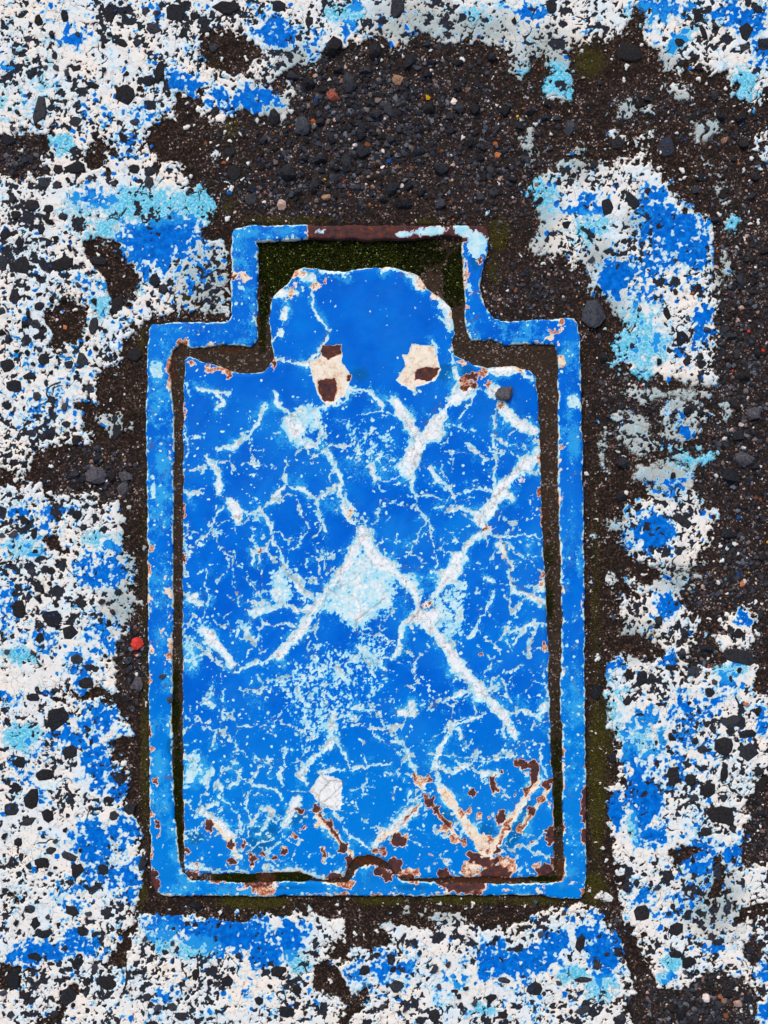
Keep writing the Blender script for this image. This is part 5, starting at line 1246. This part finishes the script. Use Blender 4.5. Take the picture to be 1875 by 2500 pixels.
M_FLAKE = mat_plain("white_paint_flake", lin(214, 218, 216), lin(232, 236, 234), lin(150, 160, 160), 0.5)


def own(mat, seed):
    me = hull_mesh("loose_stone", seed, False, 2)
    me.materials.clear()
    me.materials.append(mat)
    return me


def zlid(x, y):
    return float(field_at(Zl, x, y))


THINGS = [  # x y w h angle material label category name where
    (334, 1572, 32, 33, 20, M_RED, "bright red stone on the dirt just left of the frame", "pebble", "red_pebble"),
    (814, 233, 37, 34, 0, M_BRICK, "rough red-brown stone in the gravel above the frame", "stone", "red_stone"),
    (970, 191, 29, 32, 15, M_TAN, "tan stone in the gravel, right of the red-brown stone", "stone", "tan_stone"),
    (1107, 247, 20, 20, 0, M_PALE, "whitish angular pebble in the gravel near the top right of the frame", "pebble", "white_pebble"),
    (689, 498, 31, 27, -15, M_PINK, "pinkish stone close above the top left corner of the frame", "stone", "pink_stone"),
    (797, 480, 23, 21, 0, M_TAN, "small brown pebble just above the rusted top of the frame", "pebble", "brown_pebble"),
    (1074, 496, 30, 30, 0, M_SLATE, "dark round pebble lying just above the frame's top edge", "pebble", "dark_pebble"),
    (1173, 480, 26, 24, 0, M_SLATE, "blue-grey pebble above the frame's top right corner", "pebble", "blue_grey_pebble"),
    (1393, 310, 37, 36, 30, M_SLATE, "square grey stone standing clear of the gravel at upper right", "stone", "square_stone"),
    (737, 308, 47, 50, 0, M_SLATE, "large round grey stone in the gravel above the frame", "stone", "round_stone"),
    (1215, 378, 18, 18, 0, M_ORANGE, "pale orange pebble at the right end of the gravel", "pebble", "orange_pebble"),
    (1448, 768, 62, 76, 0, M_SLATE, "large dark stone with a blue foot touching the frame's right shoulder", "stone", "dark_stone"),
    (232, 1160, 60, 48, -25, M_GREY, "large smooth grey stone among gravel on the left", "stone", "smooth_stone"),
    (301, 1196, 34, 38, 20, M_GREY, "speckled grey stone right below the large smooth one", "stone", "speckled_stone"),
    (307, 1161, 38, 30, -10, M_GREY, "grey stone between the large smooth one and the frame", "stone", "grey_stone"),
    (336, 1671, 32, 38, 10, M_GREY, "dark grey stone below the red stone, close to the frame", "stone", "charcoal_stone"),
    (1228, 959, 47, 46, 0, M_GREY, "round grey pebble stuck on the lid's upper right corner", "pebble", "stuck_pebble"),
    (398, 1651, 19, 18, 0, M_SLATE, "small dark pebble lying on the left bar of the frame", "pebble", "small_pebble"),
    (417, 1706, 18, 22, 0, M_SLATE, "tiny dark pebble on the inner edge of the left bar", "pebble", "tiny_pebble"),
    (1481, 2193, 36, 28, -20, M_FLAKE, "white chip of paint off the lower right corner of the frame", "paint chip", "paint_chip"),
    (1723, 2437, 22, 25, 0, M_PALE, "smooth white pebble in the gravel at the bottom right", "pebble", "smooth_white_pebble"),
    (1802, 2450, 26, 20, 10, M_PINK, "pinkish pebble right of the smooth white one", "pebble", "pinkish_pebble"),
    (1842, 1008, 55, 34, 20, M_GREY, "long grey stone at the right edge of the picture", "stone", "long_stone"),
    (1817, 1123, 66, 38, -22, M_GREY, "pointed grey stone below the long one at the right edge", "stone", "pointed_stone"),
    (1810, 751, 18, 12, 0, M_PINK, "flat pink pebble by the right edge, level with the frame's shoulder", "pebble", "flat_pebble"),
    (1801, 782, 13, 13, 0, M_PINK, "small pink pebble just below the flat pink one", "pebble", "small_pink_pebble"),
    (1829, 808, 9, 9, 0, M_RED, "tiny red pebble among the gravel at the right", "pebble", "tiny_red_pebble"),
    (1718, 1434, 14, 15, 0, M_PINK, "pink pebble beside the white paint patch on the right", "pebble", "rosy_pebble"),
    (1814, 1426, 15, 18, 0, M_ORANGE, "tan angular pebble near the right edge", "pebble", "tan_pebble"),
    (1821, 1719, 15, 12, 0, M_ORANGE, "orange pebble caught in the white paint at lower right", "pebble", "caught_pebble"),
    (1769, 341, 19, 15, 30, M_TAN, "light brown pebble on the dirt at the upper right", "pebble", "light_brown_pebble"),
    (158, 798, 12, 13, 0, M_ORANGE, "ochre pebble in the round bare patch at the left", "pebble", "ochre_pebble"),
    (138, 781, 9, 9, 0, M_PALE, "tiny white pebble left of the ochre one", "pebble", "tiny_white_pebble"),
    (1596, 640, 1, 1, 0, None, "", "", ""),
]
for i, (x, y, w_, h_, an, mt, lab, cat, nm) in enumerate(THINGS):
    if mt is None:
        continue
    flat = 0.62 if cat == "pebble" else 0.5
    if "flake" in mt.name:
        flat = 0.16
    tall = flat * 0.5 * (w_ + h_) / 2 * PX
    on_lid = nm == "stuck_pebble"
    on_frame = nm in ("small_pebble", "tiny_pebble")
    if on_lid:
        z = zlid(x, y)
    elif on_frame:
        z = float(field_at(Zf, x, y)) if field_at(s_fr, x, y) < -3 else 0.0014
    else:
        z = max(ground_z(x, y), -0.0016)
    o = place(own(mt, 900 + i), nm, x, y, w_ * 1.05, h_ * 1.05, an, tall, z + 0.45 * tall, None, 0.15)
    o["label"] = lab
    o["category"] = cat
print("stones", len(kept), "grit", n_g, "tris approx", sum(len(o.data.polygons) for o in (ground, lid, frame, fill)) * 2)
